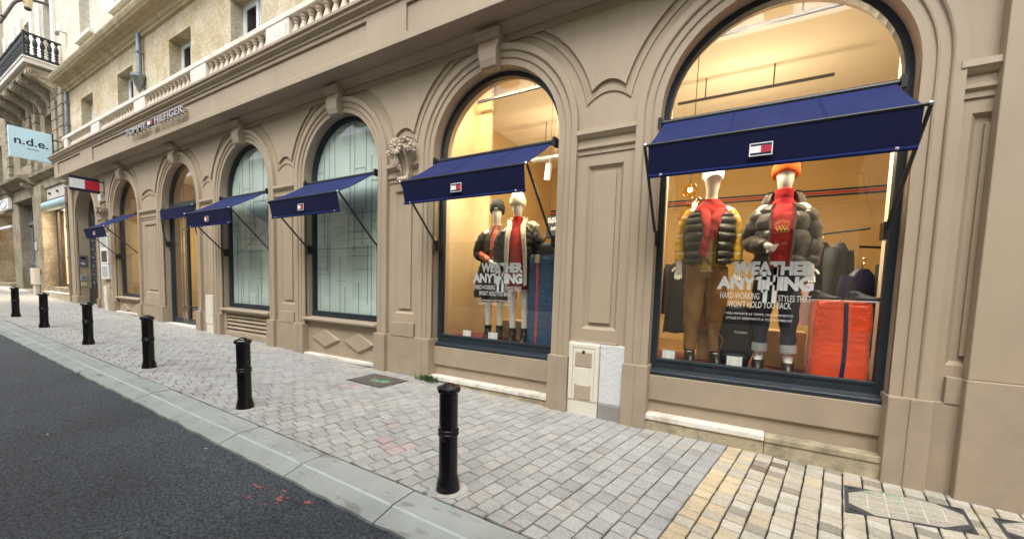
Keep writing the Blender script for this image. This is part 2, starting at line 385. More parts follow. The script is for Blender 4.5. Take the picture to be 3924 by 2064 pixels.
# pavers: every sett a bevelled block with its own tone, in one pavement
mb = MB(); UX, UY = .168, .986; rng = random.Random(3)
def paver(cu, cv, lu, lv, colr, wide=0):
    g = .0045; h = rng.uniform(-.003, .003); tx, ty = rng.uniform(-.012, .012), rng.uniform(-.012, .012)
    pts = []
    for (su, sv) in ((-1, -1), (1, -1), (1, 1), (-1, 1)):
        u = cu+su*(lu/2-g)+rng.uniform(-.003, .003); v = cv+sv*(lv/2-g-wide)+rng.uniform(-.003, .003); pts.append((u, v))
    cx = UX*cu+UY*cv; cy = UY*cu-UX*cv
    def P(u, v, z):
        x = UX*u+UY*v; y = UY*u-UX*v
        y = max(y, -2.52)
        return (x, y, gz(x, y)+z+h+(u-cu)*tx+(v-cv)*ty)
    ins = .006
    top = [P(cu+(u-cu)*(1-ins*2/lu), cv+(v-cv)*(1-ins*2/lv), .0) for u, v in pts]
    mid = [P(u, v, -.005) for u, v in pts]; bot = [P(u, v, -.03) for u, v in pts]
    mb.col = colr
    mb.add(top+mid+bot, [(0, 1, 2, 3)]+[(i, (i+1) % 4, 4+(i+1) % 4, 4+i) for i in range(4)]+[(4+i, 4+(i+1) % 4, 8+(i+1) % 4, 8+i) for i in range(4)])
def tone(c, k): return tuple(max(.02, x*k) for x in c)
row = 0; v = -.03-.142*218
while v < 9.2:
    tan = v > -.035
    lv = .136 if tan else .142
    lu = .122 if tan else .157
    u = -2.9+(row % 2)*lu*.5+rng.uniform(-.03, .03)-v*0
    u0 = (-2.6+UX*v)/UY; u1 = (.25+UX*v)/UY
    if v < -22: u1 = (1.6+UX*v)/UY
    u = u0-lu+(row % 2)*lu*.5+rng.uniform(-.02, .02)
    while u < u1:
        l = lu*rng.uniform(.94, 1.06)
        cx = UX*(u+l/2)+UY*(v+lv/2); cy = UY*(u+l/2)-UX*(v+lv/2)
        if cy > -2.56 and cx < 9:
            k = rng.uniform(.90, 1.07); q = rng.random()
            if tan:
                base = (.47, .43, .345)
                if v < .10 and q < .8 or v < .24 and q < .4: base = (.55, .455, .305)
                elif q < .05: base = (.21, .165, .125)
                elif q < .13: base = (.30, .27, .22)
                elif q < .32: base = (.52, .49, .42)
                elif q < .42: base = (.50, .43, .31)
            else:
                base = (.362, .366, .352)
                if q < .05: base = (.39, .38, .345)
                elif q < .11: base = (.325, .325, .315)
                if cy < -1.95: base = tone(base, 1.12)
                if cy > -.35 and q > .6: base = (.40, .38, .335)
            # red spray marks left by the utilities
            for (sx, sy, sr) in ((-2.0, -1.55, .14), (-2.35, -1.35, .12), (-2.9, -2.05, .18), (-3.2, -1.75, .12), (-3.0, -1.1, .15), (-4.9, -.95, .15), (-8.5, -1.2, .16)):
                if math.hypot(cx-sx, cy-sy) < sr and rng.random() < .5: base = tone((.42, .345, .325), rng.uniform(.9, 1.08))
            paver(u+l/2, v+lv/2, l, lv, tone(base, k*1.0), .0016 if tan else 0)
        u += l
    v += lv; row += 1
tag(mb.build('pavement', paver_m), kind='structure')
# kerb of long granite stones with a paler strip along the crease
mb = MB(); x = -60.0; ks = [-2.12-1.11*i for i in range(-6, 60)]
for i in range(len(ks)-1):
    b, a = ks[i]-.006, ks[i+1]+.006; e = rng.uniform(-.004, .004); sk = .02
    prof = [(-2.535, -.02), (-2.54, .002), (-2.757, -.004), (-2.765, -.007), (-2.773, -.012), (-2.925, -.052), (-2.94, -.2), (-2.535, -.2)]
    rows = []; n = len(prof); NS = 9
    for q_ in range(NS):
        xx = a+(b-a)*q_/(NS-1); jy = rng.uniform(-.012, .010); jt = rng.uniform(-.003, .003)
        if q_ in (0, NS-1): jt -= .004
        rows.append([(xx+sk*(y+2.7)*.5, y+(jy if z < -.05 and z > -.1 or z == -.2 and y < -2.9 else 0)+(jt if z > -.01 else 0), gz(xx, y)+z+e+(jt*.4 if z > -.1 else 0)) for y, z in prof])
    for q_ in range(NS-1):
        for j in range(n):
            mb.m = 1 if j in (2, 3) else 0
            mb.add([rows[q_][j], rows[q_][(j+1) % n], rows[q_+1][(j+1) % n], rows[q_+1][j]], [(0, 1, 2, 3)])
    mb.m = 0; mb.add(rows[0]+rows[-1], [tuple(range(n)), tuple(range(2*n-1, n-1, -1))])
tag(mb.build('kerb', [kerb_m, kerb_crease]), kind='structure')
# far side of the street
mb = MB(); sheet(mb, -120, 60, -8.25, -6.95, .03); tag(mb.build('opposite_pavement', M('far_paving', (.30, .30, .29), .8, .1, 6)), kind='structure')
mb = MB()
for a in range(-60, 30, 3):
    mb.add([(a, -6.95, gz(a, -6.95)+.035), (a+2.98, -6.95, gz(a+3, -6.95)+.035), (a+2.98, -6.72, gz(a+3, -6.72)+.035), (a, -6.72, gz(a, -6.72)+.035),
            (a, -6.72, gz(a)-.2), (a+2.98, -6.72, gz(a+3)-.2)], [(0, 1, 2, 3), (3, 2, 5, 4)])
tag(mb.build('opposite_kerb', kerb_m), kind='structure')

# ================================================================== SHOP BUILDING
shop = thing('shop_building', 'long taupe arcaded shop with pale stone upper floors and balustrade', 'building')
HW = 1.06; SPR = 3.60
BAYS = [('W1', .152, HW), ('W2', -3.213, HW), ('W3', -6.575, HW), ('W4', -9.975, HW), ('D', -13.337, HW), ('W6', -17.24, 1.03), ('D7', -21.13, 1.16)]
AR = .26
def arch_pts(cx, hw, z0, top=SPR, n=28, grow=0):
    p = [(cx-hw-grow, z0)]
    for k in range(n+1):
        a = PI-PI*k/n; p.append((cx+(hw+grow)*math.cos(a), top+(hw+grow)*math.sin(a)))
    p.append((cx+hw+grow, z0)); return p
XL, XR = -23.2, 13.0
piers = []     # (x left, x right, bay to the left, bay to the right)
for i in range(len(BAYS)-1):
    r_b, l_b = BAYS[i], BAYS[i+1]
    piers.append((l_b[1]+l_b[2]+AR, r_b[1]-r_b[2]-AR, l_b, r_b))
holes = [arch_pts(c, h, -.9) for _, c, h in BAYS]
panel_rects = []
for (a, b, lb, rb) in piers:
    if b-a < .5: continue
    ins = .14 if b-a < 1.2 else .2
    panel_rects.append((a+ins, b-ins, 1.10, 3.13))
panel_rects.append((1.552, 2.6, 1.05, 3.15))
for (a, b, c, d) in panel_rects: holes.append([(a, c), (b, c), (b, d), (a, d)])
mb = MB(); mb.prism([(XL, -1.2), (XR, -1.2), (XR, 5.2), (XL, 5.2)], .05, .45, holes)
mb.build('ground_floor_wall', taupe, shop)
for k, (a, b, c, d) in enumerate(panel_rects):
    mb = MB(); i1 = .035
    o4 = [(a, .0495, c), (b, .0495, c), (b, .0495, d), (a, .0495, d)]
    n4 = [(a+i1, .088, c+i1), (b-i1, .088, c+i1), (b-i1, .088, d-i1), (a+i1, .088, d-i1)]
    mb.add(o4+n4, [(j, (j+1) % 4, 4+(j+1) % 4, 4+j) for j in range(4)]+[(4, 5, 6, 7)])
    q = .085
    mb.prism([(a+q, c+q), (b-q, c+q), (b-q, d-q), (a+q, d-q)], .058, .087)
    mb.build('pier_panel', taupe, shop, bevel=.004)
arch_prof = [(0, .07), (0, .022), (.082, .022), (.088, .004), (.10, .0), (.106, .012), (.168, .012), (.176, -.010), (.188, -.018), (.262, -.02), (.262, .07)]
for nm, c, h in BAYS:
    if nm == 'D7': prof = [(0, .07), (0, -.005), (.05, -.012), (.058, .012), (.16, .012), (.165, .07)]
    else: prof = arch_prof
    st = [(c-h, .70, -1, 0), (c-h, SPR, -1, 0)]
    for k in range(1, 40):
        a = PI-PI*k/40; st.append((c+h*math.cos(a), SPR+h*math.sin(a), math.cos(a), math.sin(a)))
    st += [(c+h, SPR, 1, 0), (c+h, .70, 1, 0)]
    mb = MB(); mb.grid([[(x+nx*d, y, z+nz*d) for d, y in prof] for x, z, nx, nz in st])
    mb.build('arch_moulding', taupe, shop, smooth=25)
    # jamb plinths
    for s in (-1, 1):
        mb = MB(); e = c+s*h; zt = .734; W = AR if nm != 'D7' else .165
        zb = gz(e)-.3
        x0, x1 = sorted((e-s*.018, e+s*(W+.008))); mb.box(x0, x1, -.045, .30, zb, zt)
        x0, x1 = sorted((e+s*.125, e+s*(W+.012))); mb.box(x0, x1, -.058, .06, zb, zt+.001)
        mb.build('jamb_plinth', taupe_rough, shop, bevel=.008)
    if nm != 'D7':
        mb = MB(); K = [(4.60, .125, -.05), (4.615, .13, -.085), (4.70, .138, -.115), (4.82, .15, -.13), (4.90, .165, -.10), (4.945, .175, -.085), (4.96, .19, -.12), (5.0, .2, -.15), (5.06, .21, -.17)]
        mb.grid([[(c-w_, .04, z), (c-w_, y, z), (c+w_, y, z), (c+w_, .04, z)] for z, w_, y in K], True, True, True)
        mb.build('keystone', taupe, shop, bevel=.006)
# pier furniture: plinth, impost, spandrel
ext = piers + [(1.443, 1.68, BAYS[0], None)]
for (a, b, lb, rb) in ext:
    mb = MB(); zb = min(gz(a), gz(b))-.3
    mb.box(a-.02, b+.02, .012, .06, zb, .730)
    if b-a > .5: mb.box(a+.10, b-.10, .003, .06, .72, .953)
    if rb is None: mb.box(1.56, 1.75, .003, .06, .72, .953)
    mb.build('pier_plinth', taupe_rough, shop, bevel=.007)
    mb = MB()
    pr_ = [(.06, 3.565), (-.025, 3.555), (-.03, 3.50), (-.015, 3.485), (.0, 3.465), (.012, 3.455), (.03, 3.45), (.03, 3.375), (.008, 3.365), (.008, 3.34), (.025, 3.325), (.034, 3.32), (.034, 3.27), (.06, 3.262)]
    mb.grid([[(x, y, z) for y, z in pr_] for x in (a-.003, b+.003)]); mb.build('impost_band', taupe, shop)
    if rb is not None:
        polys = []
        for g, drop in ((1.535, .0), (1.475, .10), (1.44, .15)):
            cl, cr = lb[1], rb[1]; gl, gr = g+lb[2]-HW, g+rb[2]-HW
            zc = 4.015-drop; zt = 4.925
            al = math.asin((zc-SPR)/gl); at_ = math.asin(min(.995, (zt-SPR)/gl)); br_ = math.asin((zc-SPR)/gr); bt = math.asin(min(.995, (zt-SPR)/gr))
            poly = [(cl+gl*math.cos(at_+(al-at_)*k/16), SPR+gl*math.sin(at_+(al-at_)*k/16)) for k in range(17)]
            xl, xr = poly[-1][0], cr-gr*math.cos(br_)
            if xr-xl < .12: polys = None; break
            rise = min(.12, (xr-xl)*.25)
            poly += [(xl+(xr-xl)*k/12, zc+rise*(1-(2*k/12-1)**2)) for k in range(1, 12)]
            poly += [(cr-gr*math.cos(br_+(bt-br_)*k/16), SPR+gr*math.sin(br_+(bt-br_)*k/16)) for k in range(17)]
            polys.append(poly)
        if polys:
            mb = MB(); mb.prism(polys[0], .015, .06)
            _, A_, B_ = polys; n_ = len(A_)
            for a_, b_ in ((A_, B_),): mb.grid([[(x, .0515, z) for x, z in a_], [(x, .030, z) for x, z in a_], [(x, .034, z) for x, z in b_], [(x, .0515, z) for x, z in b_]])
            mb.build('spandrel_field', taupe, shop)
mb = MB(); mb.prism([(1.66+.06, 4.0), (1.66+.06, 4.93), (1.1, 4.93), (1.35, 4.6), (1.55, 4.2)], .018, .06); mb.build('spandrel_field', taupe, shop)
# right hand pilaster
mb = MB(); mb.box(1.665, 2.04, -.055, .06, .953, 5.2); mb.build('pilaster', taupe, shop, bevel=.008)
mb = MB(); mb.box(1.655, 2.05, -.075, .06, -.5, .953); mb.box(2.05, 12.9, -.02, .06, -.6, .953); mb.build('pilaster_plinth', taupe_rough, shop, bevel=.01)
# left end strips next to the arched house door
mb = MB(); mb.box(-22.98, -22.50, -.02, .06, .75, 5.1); mb.build('pilaster', taupe, shop, bevel=.01)
mb = MB(); mb.box(-23.0, -22.46, -.05, .06, 0, .75); mb.build('pilaster_plinth', taupe_rough, shop, bevel=.01)
# fascia band, bed moulding, soffit, frieze and cornice
mb = MB(); mb.box(XL, XR, .022, .06, 4.93, 5.12); mb.build('wall_fascia', taupe, shop, bevel=.006)
mb = MB(); pr_ = [(.06, 5.02), (-.01, 5.02), (-.02, 5.04), (-.05, 5.055), (-.085, 5.09), (-.10, 5.11), (-.115, 5.115), (-.115, 5.15), (.06, 5.15)]
mb.grid([[(x, y, z) for y, z in pr_] for x in (XL, XR)]); mb.build('bed_moulding', taupe, shop)
XE = -22.55
mb = MB()
FP = [(-19.42, -22.1), (-5.29, -18.25), (-4.44, 12.5)]
hl = [[(b, 5.24), (a, 5.24), (a, 5.63), (b, 5.63)] if b < a else [(a, 5.24), (b, 5.24), (b, 5.63), (a, 5.63)] for a, b in FP]
mb.prism([(XE, 5.125), (XR, 5.125), (XR, 5.76), (XE, 5.76)], -.42, -.385, hl)
mb.box(XE+.01, XR, -.384, .06, 5.128, 5.76)
mb.build('frieze', taupe, shop, bevel=.011)
mb = MB(); pr_ = [(-.30, 5.70), (-.435, 5.70), (-.445, 5.705), (-.445, 5.745), (-.455, 5.755), (-.475, 5.76), (-.478, 5.77), (-.50, 5.778), (-.515, 5.785), (-.517, 5.825), (-.535, 5.832), (-.552, 5.84), (-.555, 5.882), (-.54, 5.888), (.2, 5.95), (.2, 5.70)]
mb.grid([[(x, y, z) for y, z in pr_] for x in (XE-.15, XR)], True, True, True); mb.build('cornice', taupe, shop)
# balustrade
bal = MB(); bal.box(XE-.2, XR, -.13, .14, 6.655, 6.765); bal = bal.build('balustrade', stone_pale, shop, bevel=.01)
mb = MB(); mb.box(XE-.15, XR, -.11, .13, 5.93, 6.12); mb.build('base_course', stone_pale, bal, bevel=.01)
mb = MB(); mb.box(XE-.1, XR, .06, .128, 6.12, 6.655); mb.build('shade_panel', M('shade_backing', (.20, .17, .125), .9, .2, 4), bal)  # added dark sheet: shadow between the balusters put into its colour
pc = []
for (a, b, lb, rb) in piers: pc.append((a+b)/2)
pc = [(.152+3.36)/2+.0]+pc+[-22.45]
prof = [(.045, 6.12), (.075, 6.12), (.075, 6.16), (.05, 6.18), (.045, 6.20), (.06, 6.24), (.088, 6.31), (.092, 6.36), (.075, 6.43), (.05, 6.51), (.045, 6.54), (.062, 6.55), (.062, 6.57), (.05, 6.58), (.085, 6.60), (.085, 6.657)]
bprof = MB(); bprof.lathe(prof, 12); bb0 = None
count = 0
for i, px in enumerate(pc):
    mb = MB(); hw = .40 if i < len(pc)-1 else .2
    mb.box(px-hw, px+hw, -.115, .135, 6.10, 6.66); mb.box(px-hw+.07, px+hw-.07, -.128, -.10, 6.2, 6.58)
    mb.build('pedestal', stone_pale, bal, bevel=.008)
    if i < len(pc)-1:
        x0 = pc[i+1]+.40+.10; x1 = px-hw-.10; n = max(2, round((x1-x0)/.236)); n = n+1
        for k in range(n):
            if x0+(x1-x0)*k/(n-1) > -3.0 or count >= 98: continue
            if bb0 is None: bb0 = bprof.build('baluster', M('baluster_stone', (.52, .46, .37), .85, .15, 6, .2, 60),  bal, smooth=40); o = bb0
            else: o = bb0.copy(); C.objects.link(o)
            o.location = (x0+(x1-x0)*k/(n-1), 0, 0); count += 1
# upper walls and windows
UY0 = .13
uh = []; uc = [-20.85, -17.15, -13.25, -9.94, -6.6, -3.2]
for c in uc: uh.append([(c-.65, 6.0), (c+.65, 6.0), (c+.65, 8.0), (c-.65, 8.0)])
u2 = [[(c-.65, 10.0), (c+.65, 10.0), (c+.65, 12.0), (c-.65, 12.0)] for c in (-20.6, -17.15, -13.25, -9.94)]
mb = MB(); mb.prism([(-22.95, 5.9), (XR, 5.9), (XR, 8.7), (-22.95, 8.7)], UY0, .6, uh); mb.build('upper_wall', stone, shop)
mb = MB(); mb.prism([(-22.95, 8.7), (XR, 8.7), (XR, 14.5), (-22.95, 14.5)], UY0, .6, u2); mb.build('upper_wall', stone_bright, shop)
mb = MB(); pr_ = [(.14, 8.52), (.06, 8.53), (.05, 8.58), (0, 8.60), (-.03, 8.66), (-.04, 8.68), (-.14, 8.69), (-.15, 8.72), (-.30, 8.73), (-.31, 8.75), (-.36, 8.79), (-.40, 8.86), (-.41, 8.90), (.14, 9.0)]
mb.grid([[(x, y, z) for y, z in pr_] for x in (-22.98, XR)], True, True, True); mb.build('upper_cornice', stone_dirty, shop)
def upper_window(c, z0, z1, parent, hw=.65, y=.40):
    mb = MB(); t = .075
    mb.box(c-hw, c-hw+t, y, y+.07, z0, z1); mb.box(c+hw-t, c+hw, y, y+.07, z0, z1)
    mb.box(c-hw+t, c+hw-t, y, y+.07, z1-t, z1); mb.box(c-hw+t, c+hw-t, y, y+.07, z0, z0+t)
    mb.box(c-.05, c+.05, y-.012, y+.07, z0+t, z1-t)
    for s in (-1, 1):
        xa, xb = sorted((c+s*.05, c+s*(hw-t))); k = .05
        mb.box(xa, xa+k, y+.01, y+.06, z0+t, z1-t); mb.box(xb-k, xb, y+.01, y+.06, z0+t, z1-t)
        mb.box(xa+k, xb-k, y+.01, y+.06, z1-t-k, z1-t); mb.box(xa+k, xb-k, y+.01, y+.06, z0+t, z0+t+.09)
        mb.box(xa+k, xb-k, y+.015, y+.055, z0+.75, z0+.79)
    f = mb.build('window', M('white_window_frame', (.66, .70, .71), .5, .05), parent)
    mb = MB(); mb.box(c-hw+t, c+hw-t, y+.03, y+.04, z0+t, z1-t); mb.build('pane', glass_dark, f)
    mb = MB(); mb.box(c-hw+t, c+hw-t, y+.12, y+.14, z0+t, z1-t); mb.build('curtain', M('curtain', (.30, .22, .13), .9, .15, 4), f)
for c in uc: upper_window(c, 6.0, 8.0, shop)
for c in (-20.6, -17.15, -13.25, -9.94):
    upper_window(c, 10.0, 12.0, shop)
    mb = MB(); mb.box(c-.8, c+.8, .0, .2, 9.86, 9.99); mb.build('window_sill', stone_pale, shop, bevel=.01)
# rainwater pipes
mb = MB(); mb.tube([(-15.62, .03, 8.75), (-15.62, .02, 8.45), (-15.62, .02, 7.42)], .065, 12); mb.box(-15.7, -15.54, -.05, .1, 8.05, 8.09)
dp = mb.build('downpipe', zinc, shop, smooth=40)
mb = MB(); mb.lathe([(.05, 6.98), (.06, 7.05), (.10, 7.14), (.16, 7.34), (.18, 7.36), (.18, 7.44), (.15, 7.44)], 14, (-15.62, .0, 0)); mb.build('hopper', zinc, dp, smooth=40)
mb = MB(); mb.tube([(-15.9, .02, 7.4), (-15.75, .0, 7.2), (-15.6, .0, 7.0), (-15.58, .02, 6.7)], .012, 6, 4); mb.build('cable', black_metal, dp)
mb = MB(); mb.tube([(-22.88, .05, 8.5), (-22.88, .04, 7.4), (-22.9, .04, 6.6), (-22.9, .04, 5.95)], .055, 10)
for z in (8.1, 7.3, 6.6): mb.box(-22.96, -22.80, -.02, .14, z, z+.04)
mb.build('downpipe', zinc, shop, smooth=40)
mb = MB(); mb.tube([(-23.02, -.03, 4.95), (-23.05, -.05, 4.3), (-23.05, -.05, 3.5), (-23.0, -.05, 3.3), (-22.98, -.05, .5)], .05, 10)
for z in (4.3, 3.4, 2.2, 1.0): mb.box(-23.12, -22.95, -.11, .05, z, z+.05)
mb.build('downpipe', M('taupe_pipe', (.22, .18, .14), .5, .1), shop, smooth=40)

# ---- shop windows
def arch_ring(mb, c, h, z0, y0, y1, t, tb):
    o = arch_pts(c, h, z0); i = arch_pts(c, h-t, z0+tb, SPR)
    mb.prism(o, y0, y1, [i])
FY = .19
def shop_window(nm, c, h, zb, tb, kind):
    mb = MB(); arch_ring(mb, c, h+.01, zb, FY, FY+.10, .075, tb)
    if kind == 'low':      # deep bottom rail with a weathered lip
        mb.prism([(FY-.075, zb-.02), (FY-.075, zb+.035), (FY-.055, zb+.05), (FY+.0, zb+.075), (FY+.0, zb-.02)], c-h-.005, c+h+.005, ax='x')
        mb.box(c-h+.07, c+h-.07, FY-.012, FY+.005, zb+tb-.03, zb+tb+.005)
    f = mb.build('shop_window', frame_m, shop, bevel=.005)
    mb = MB(); mb.prism(arch_pts(c, h-.06, zb+tb-.02, SPR), FY+.045, FY+.055); mb.build('pane', glass, f)
    return f
FR = {}
for nm, c, h in BAYS:
    if nm in ('W1', 'W2'): FR[nm] = shop_window(nm, c, h, .62, .185, 'low')
    elif nm in ('W3', 'W4', 'W6'): FR[nm] = shop_window(nm, c, h, .885, .115, 'high')
# frosted film with a pattern of lines behind the two middle windows
V3 = [(-7.33, 2.3, 4.3), (-7.17, 1.0, 4.45), (-7.0, 3.35, 4.5), (-6.85, 1.0, 2.1), (-6.55, 3.0, 4.6), (-6.42, 2.2, 4.6), (-6.1, 2.9, 4.6), (-5.95, 1.0, 3.9), (-5.8, 1.0, 2.6), (-7.48, 1.0, 1.9), (-6.7, 1.0, 1.5), (-6.3, 1.0, 1.6), (-6.05, 1.2, 2.3), (-7.24, 1.8, 2.9), (-6.6, 2.3, 2.9), (-6.2, 2.3, 3.0)]
H3 = [(-7.6, -7.33, 3.75), (-7.17, -6.55, 3.55), (-7.17, -6.55, 3.40), (-6.42, -6.1, 3.72), (-5.95, -5.5, 3.6), (-5.95, -5.5, 3.46), (-6.6, -6.0, 2.9), (-6.6, -6.0, 2.55), (-6.6, -5.95, 2.42), (-7.6, -7.1, 2.8), (-7.1, -6.8, 2.65), (-7.6, -5.5, 2.25), (-7.4, -7.1, 2.5), (-6.9, -6.6, 2.4), (-7.6, -7.2, 2.1), (-7.6, -7.2, 1.85), (-7.6, -7.2, 1.74), (-6.6, -5.9, 2.1), (-6.4, -5.9, 1.85), (-7.0, -6.7, 1.62), (-5.9, -5.5, 2.9), (-5.9, -5.5, 2.75), (-6.9, -6.7, 4.45)]
for nm, dx in (('W3', 0), ('W4', -3.4)):
    c = -6.575+dx; f = FR[nm]
    mb = MB(); mb.prism(arch_pts(c, HW-.055, .98, SPR), FY+.075, FY+.085); mb.build('frosted_film', film_m, f)
    mb = MB(); y0, y1 = FY+.066, FY+.0745
    def zmax(x): return SPR+math.sqrt(max(0, (HW-.08)**2-(x-c)**2))
    for i, (x, a, b) in enumerate(V3):
        if dx: x = 2*(-6.575)-x
        x += dx; mb.box(x-.005, x+.005, y0, y1, a, min(b, zmax(x)))
    for i, (a, b, z) in enumerate(H3):
        if dx: a, b = 2*(-6.575)-b, 2*(-6.575)-a
        a += dx; b += dx; a = max(a, c-HW+.08); b = min(b, c+HW-.08); mb.box(a, b, y0+.0015, y1+.0, z-.0055, z+.0055)
    mb.build('film_lines', film_line, f)
# lettering on the two display windows
def campaign(f, dx):
    Y = FY+.043; mb = MB()
    X = lambda x: x+dx
    text_into(mb, 'WEATHER', X(-.10), X(.628), 1.812, 1.958, Y, .002, .055, 0, .95)
    text_into(mb, 'ANYTHING', X(-.245), X(.625), 1.652, 1.800, Y, .002, .055, 0, .95)
    mb.box(X(.175), X(.215), Y-.002, Y, 1.63, 1.87); mb.box(X(.275), X(.315), Y-.002, Y, 1.52, 1.90); mb.box(X(.195), X(.235), Y-.002, Y, 1.52, 1.66)
    mb.build('lettering', vinyl, f); mb = MB()
    text_into(mb, 'HARD-WORKING', X(-.205), X(.165), 1.553, 1.622, Y, .002, .006)
    text_into(mb, 'STYLES THAT', X(.335), X(.612), 1.538, 1.606, Y, .002, .006)
    text_into(mb, "WON'T HOLD YOU BACK", X(-.125), X(.452), 1.462, 1.532, Y, .002, .006)
    text_into(mb, '* PEU IMPORTE LE TEMPS, DES VÊTEMENTS', X(-.15), X(.475), 1.378, 1.408, Y, .002, .0, .25)
    text_into(mb, 'STYLÉS ET RÉSISTANTS À TOUTE ÉPREUVE', X(-.135), X(.47), 1.328, 1.358, Y, .002, .0, .25)
    mb.build('lettering', vinyl_w, f)
campaign(FR['W1'], 0); campaign(FR['W2'], -3.365)
# the stall risers below the windows
def step_stone(c, h, zt, y0, mat, split=None):
    zb = min(gz(c-h), gz(c+h))-.2
    mb = MB(); e = [(c-h-.01, c+h+.01)] if split is None else [(c-h-.01, split-.004), (split+.004, c+h+.01)]
    for a, b in e: mb.box(a, b, y0, .2, zb, zt-.03); mb.box(a, b, y0-.022, .2, zt-.03, zt)
    return mb
for nm, c, h in BAYS:
    if nm in ('W1', 'W2'):
        mb = MB(); mb.box(c-h, c+h, .105, .3, .315, .615); mb.box(c-h, c+h, .14, .3, -.1, .315); mb.build('stall_riser', taupe_rough, shop, bevel=.01)
        mb = MB(); zt = .155
        if nm == 'W1':
            sp = c-h+1.20
            mb = step_stone(c, sp-c, zt, .0, None); mb = MB(); a, b = c-h-.01, sp
            mb.box(a, b, .0, .2, -.3, zt-.05); mb.m = 1; mb.box(a, b, -.018, .2, zt-.05, zt+.012)
            mb.m = 0; mb.box(sp+.004, c+h+.01, .0, .2, -.3, zt-.06); mb.box(sp+.004, c+h+.01, -.012, .2, zt-.06, zt)
        else:
            mb.box(c-h-.01, c+h+.01, .0, .2, -.2, zt-.06); mb.m = 1; mb.box(c-h-.01, c+h+.01, -.018, .2, zt-.06, zt)
        mb.build('step_stone', [sill_stone, sill_white], shop, bevel=.008)
    if nm in ('W3', 'W4', 'W6'):
        mb = MB(); mb.prism([(.22, .815), (-.01, .815), (-.03, .83), (-.035, .86), (-.02, .872), (.22, .892)], c-h-.015, c+h+.0, ax='x'); mb.build('window_sill', taupe, shop, bevel=.004)
        mb = MB(); zb = gz(c)-.3
        if nm == 'W4':
            mb.box(c-h, c+h, .15, .3, zb, .82)
            mb.box(c-h, c-h+.12, .06, .16, zb, .815); mb.box(c+h-.1, c+h, .06, .16, zb, .815); mb.box(c-h+.12, c+h-.1, .06, .16, .76, .815); mb.box(c-h+.12, c+h-.1, .06, .16, zb, .30)
            st = mb.build('stall_riser', taupe, shop, bevel=.006); mb = MB()
            for k in range(5):
                z = .30+.092*k
                mb.prism([(.07, z+.0), (.07, z+.02), (.145, z+.085), (.145, z+.055)], c-h+.12, c+h-.1, ax='x')
            mb.build('louvre', taupe, st)
        else:
            mb.box(c-h, c+h, .10, .3, zb, .82)
            for k in range(4): mb.box(c-h, c+h, .094, .105, .23+.15*k, .375+.15*k-.004)
            st = mb.build('stall_riser', taupe_rough, shop, bevel=.004)
            for s in (-1, 1):
                q = c+.03+s*.49; mb = MB()
                o4 = [(q-.44, .0935, .485), (q, .0935, .30), (q+.44, .0935, .485), (q, .0935, .67)]
                i4 = [(q-.40, .05, .485), (q, .05, .318), (q+.40, .05, .485), (q, .05, .652)]
                mb.add(o4+i4, [(j, (j+1) % 4, 4+(j+1) % 4, 4+j) for j in range(4)]+[(4, 5, 6, 7), (3, 2, 1, 0)]); mb.build('diamond_boss', taupe, st, bevel=.004)
        if nm != 'W4':
            mb = MB(); zt = gz(c)+.055 if nm == 'W6' else .16
            mb.box(c-h-.01, c+h+.01, .01, .2, zb, zt-.05); mb.m = 1; mb.box(c-h-.01, c+h+.01, -.01, .2, zt-.05, zt); mb.build('step_stone', [sill_stone, sill_white], shop, bevel=.006)
# glazed entrance
c = -13.337; h = HW; mb = MB()
arch_ring(mb, c, h+.01, 3.56, FY, FY+.09, .07, .10)
tr_ = mb.build('shop_window', frame_m, shop, bevel=.005)
mb = MB(); mb.prism(arch_pts(c, h-.06, 3.64, SPR), FY+.04, FY+.05); mb.build('pane', glass, tr_)
zb = gz(c); mb = MB()
mb.box(c-h, c-h+.085, FY, FY+.1, zb-.1, 3.56); mb.box(c+h-.085, c+h, FY, FY+.1, zb-.1, 3.56); mb.box(c-h+.085, c+h-.085, FY, FY+.1, 3.44, 3.56)
dr = mb.build('entrance_door', frame_m, shop, bevel=.005)
for s in (-1, 1):
    a, b = sorted((c+s*.005, c+s*(h-.09))); mb = MB()
    mb.box(a, a+.06, FY+.02, FY+.07, zb+.03, 3.43); mb.box(b-.06, b, FY+.02, FY+.07, zb+.03, 3.43); mb.box(a+.06, b-.06, FY+.02, FY+.07, 3.36, 3.43); mb.box(a+.06, b-.06, FY+.02, FY+.07, zb+.03, zb+.17)
    mb.build('door_leaf', frame_m, dr, bevel=.004)
    mb = MB(); mb.box(a+.06, b-.06, FY+.04, FY+.05, zb+.17, 3.36); mb.build('pane', glass, dr)
    mb = MB(); mb.tube([(c+s*.10, FY-.05, zb+.12), (c+s*.10, FY-.05, 3.3)], .018, 10); mb.box(c+s*.10-.01, c+s*.10+.01, FY-.05, FY+.03, zb+.5, zb+.53); mb.box(c+s*.10-.01, c+s*.10+.01, FY-.05, FY+.03, 2.9, 2.93)
    mb.build('handle', chrome, dr, smooth=40)
mb = MB(); mb.box(c+.55, c+.75, FY+.032, FY+.038, 1.95, 2.2); mb.build('notice', M('grey_notice', (.16, .14, .15), .6), dr)
mb = MB(); mb.box(c-h, c+h, .0, .3, zb-.2, zb+.02); mb.build('threshold', stone_pale, shop, bevel=.01)
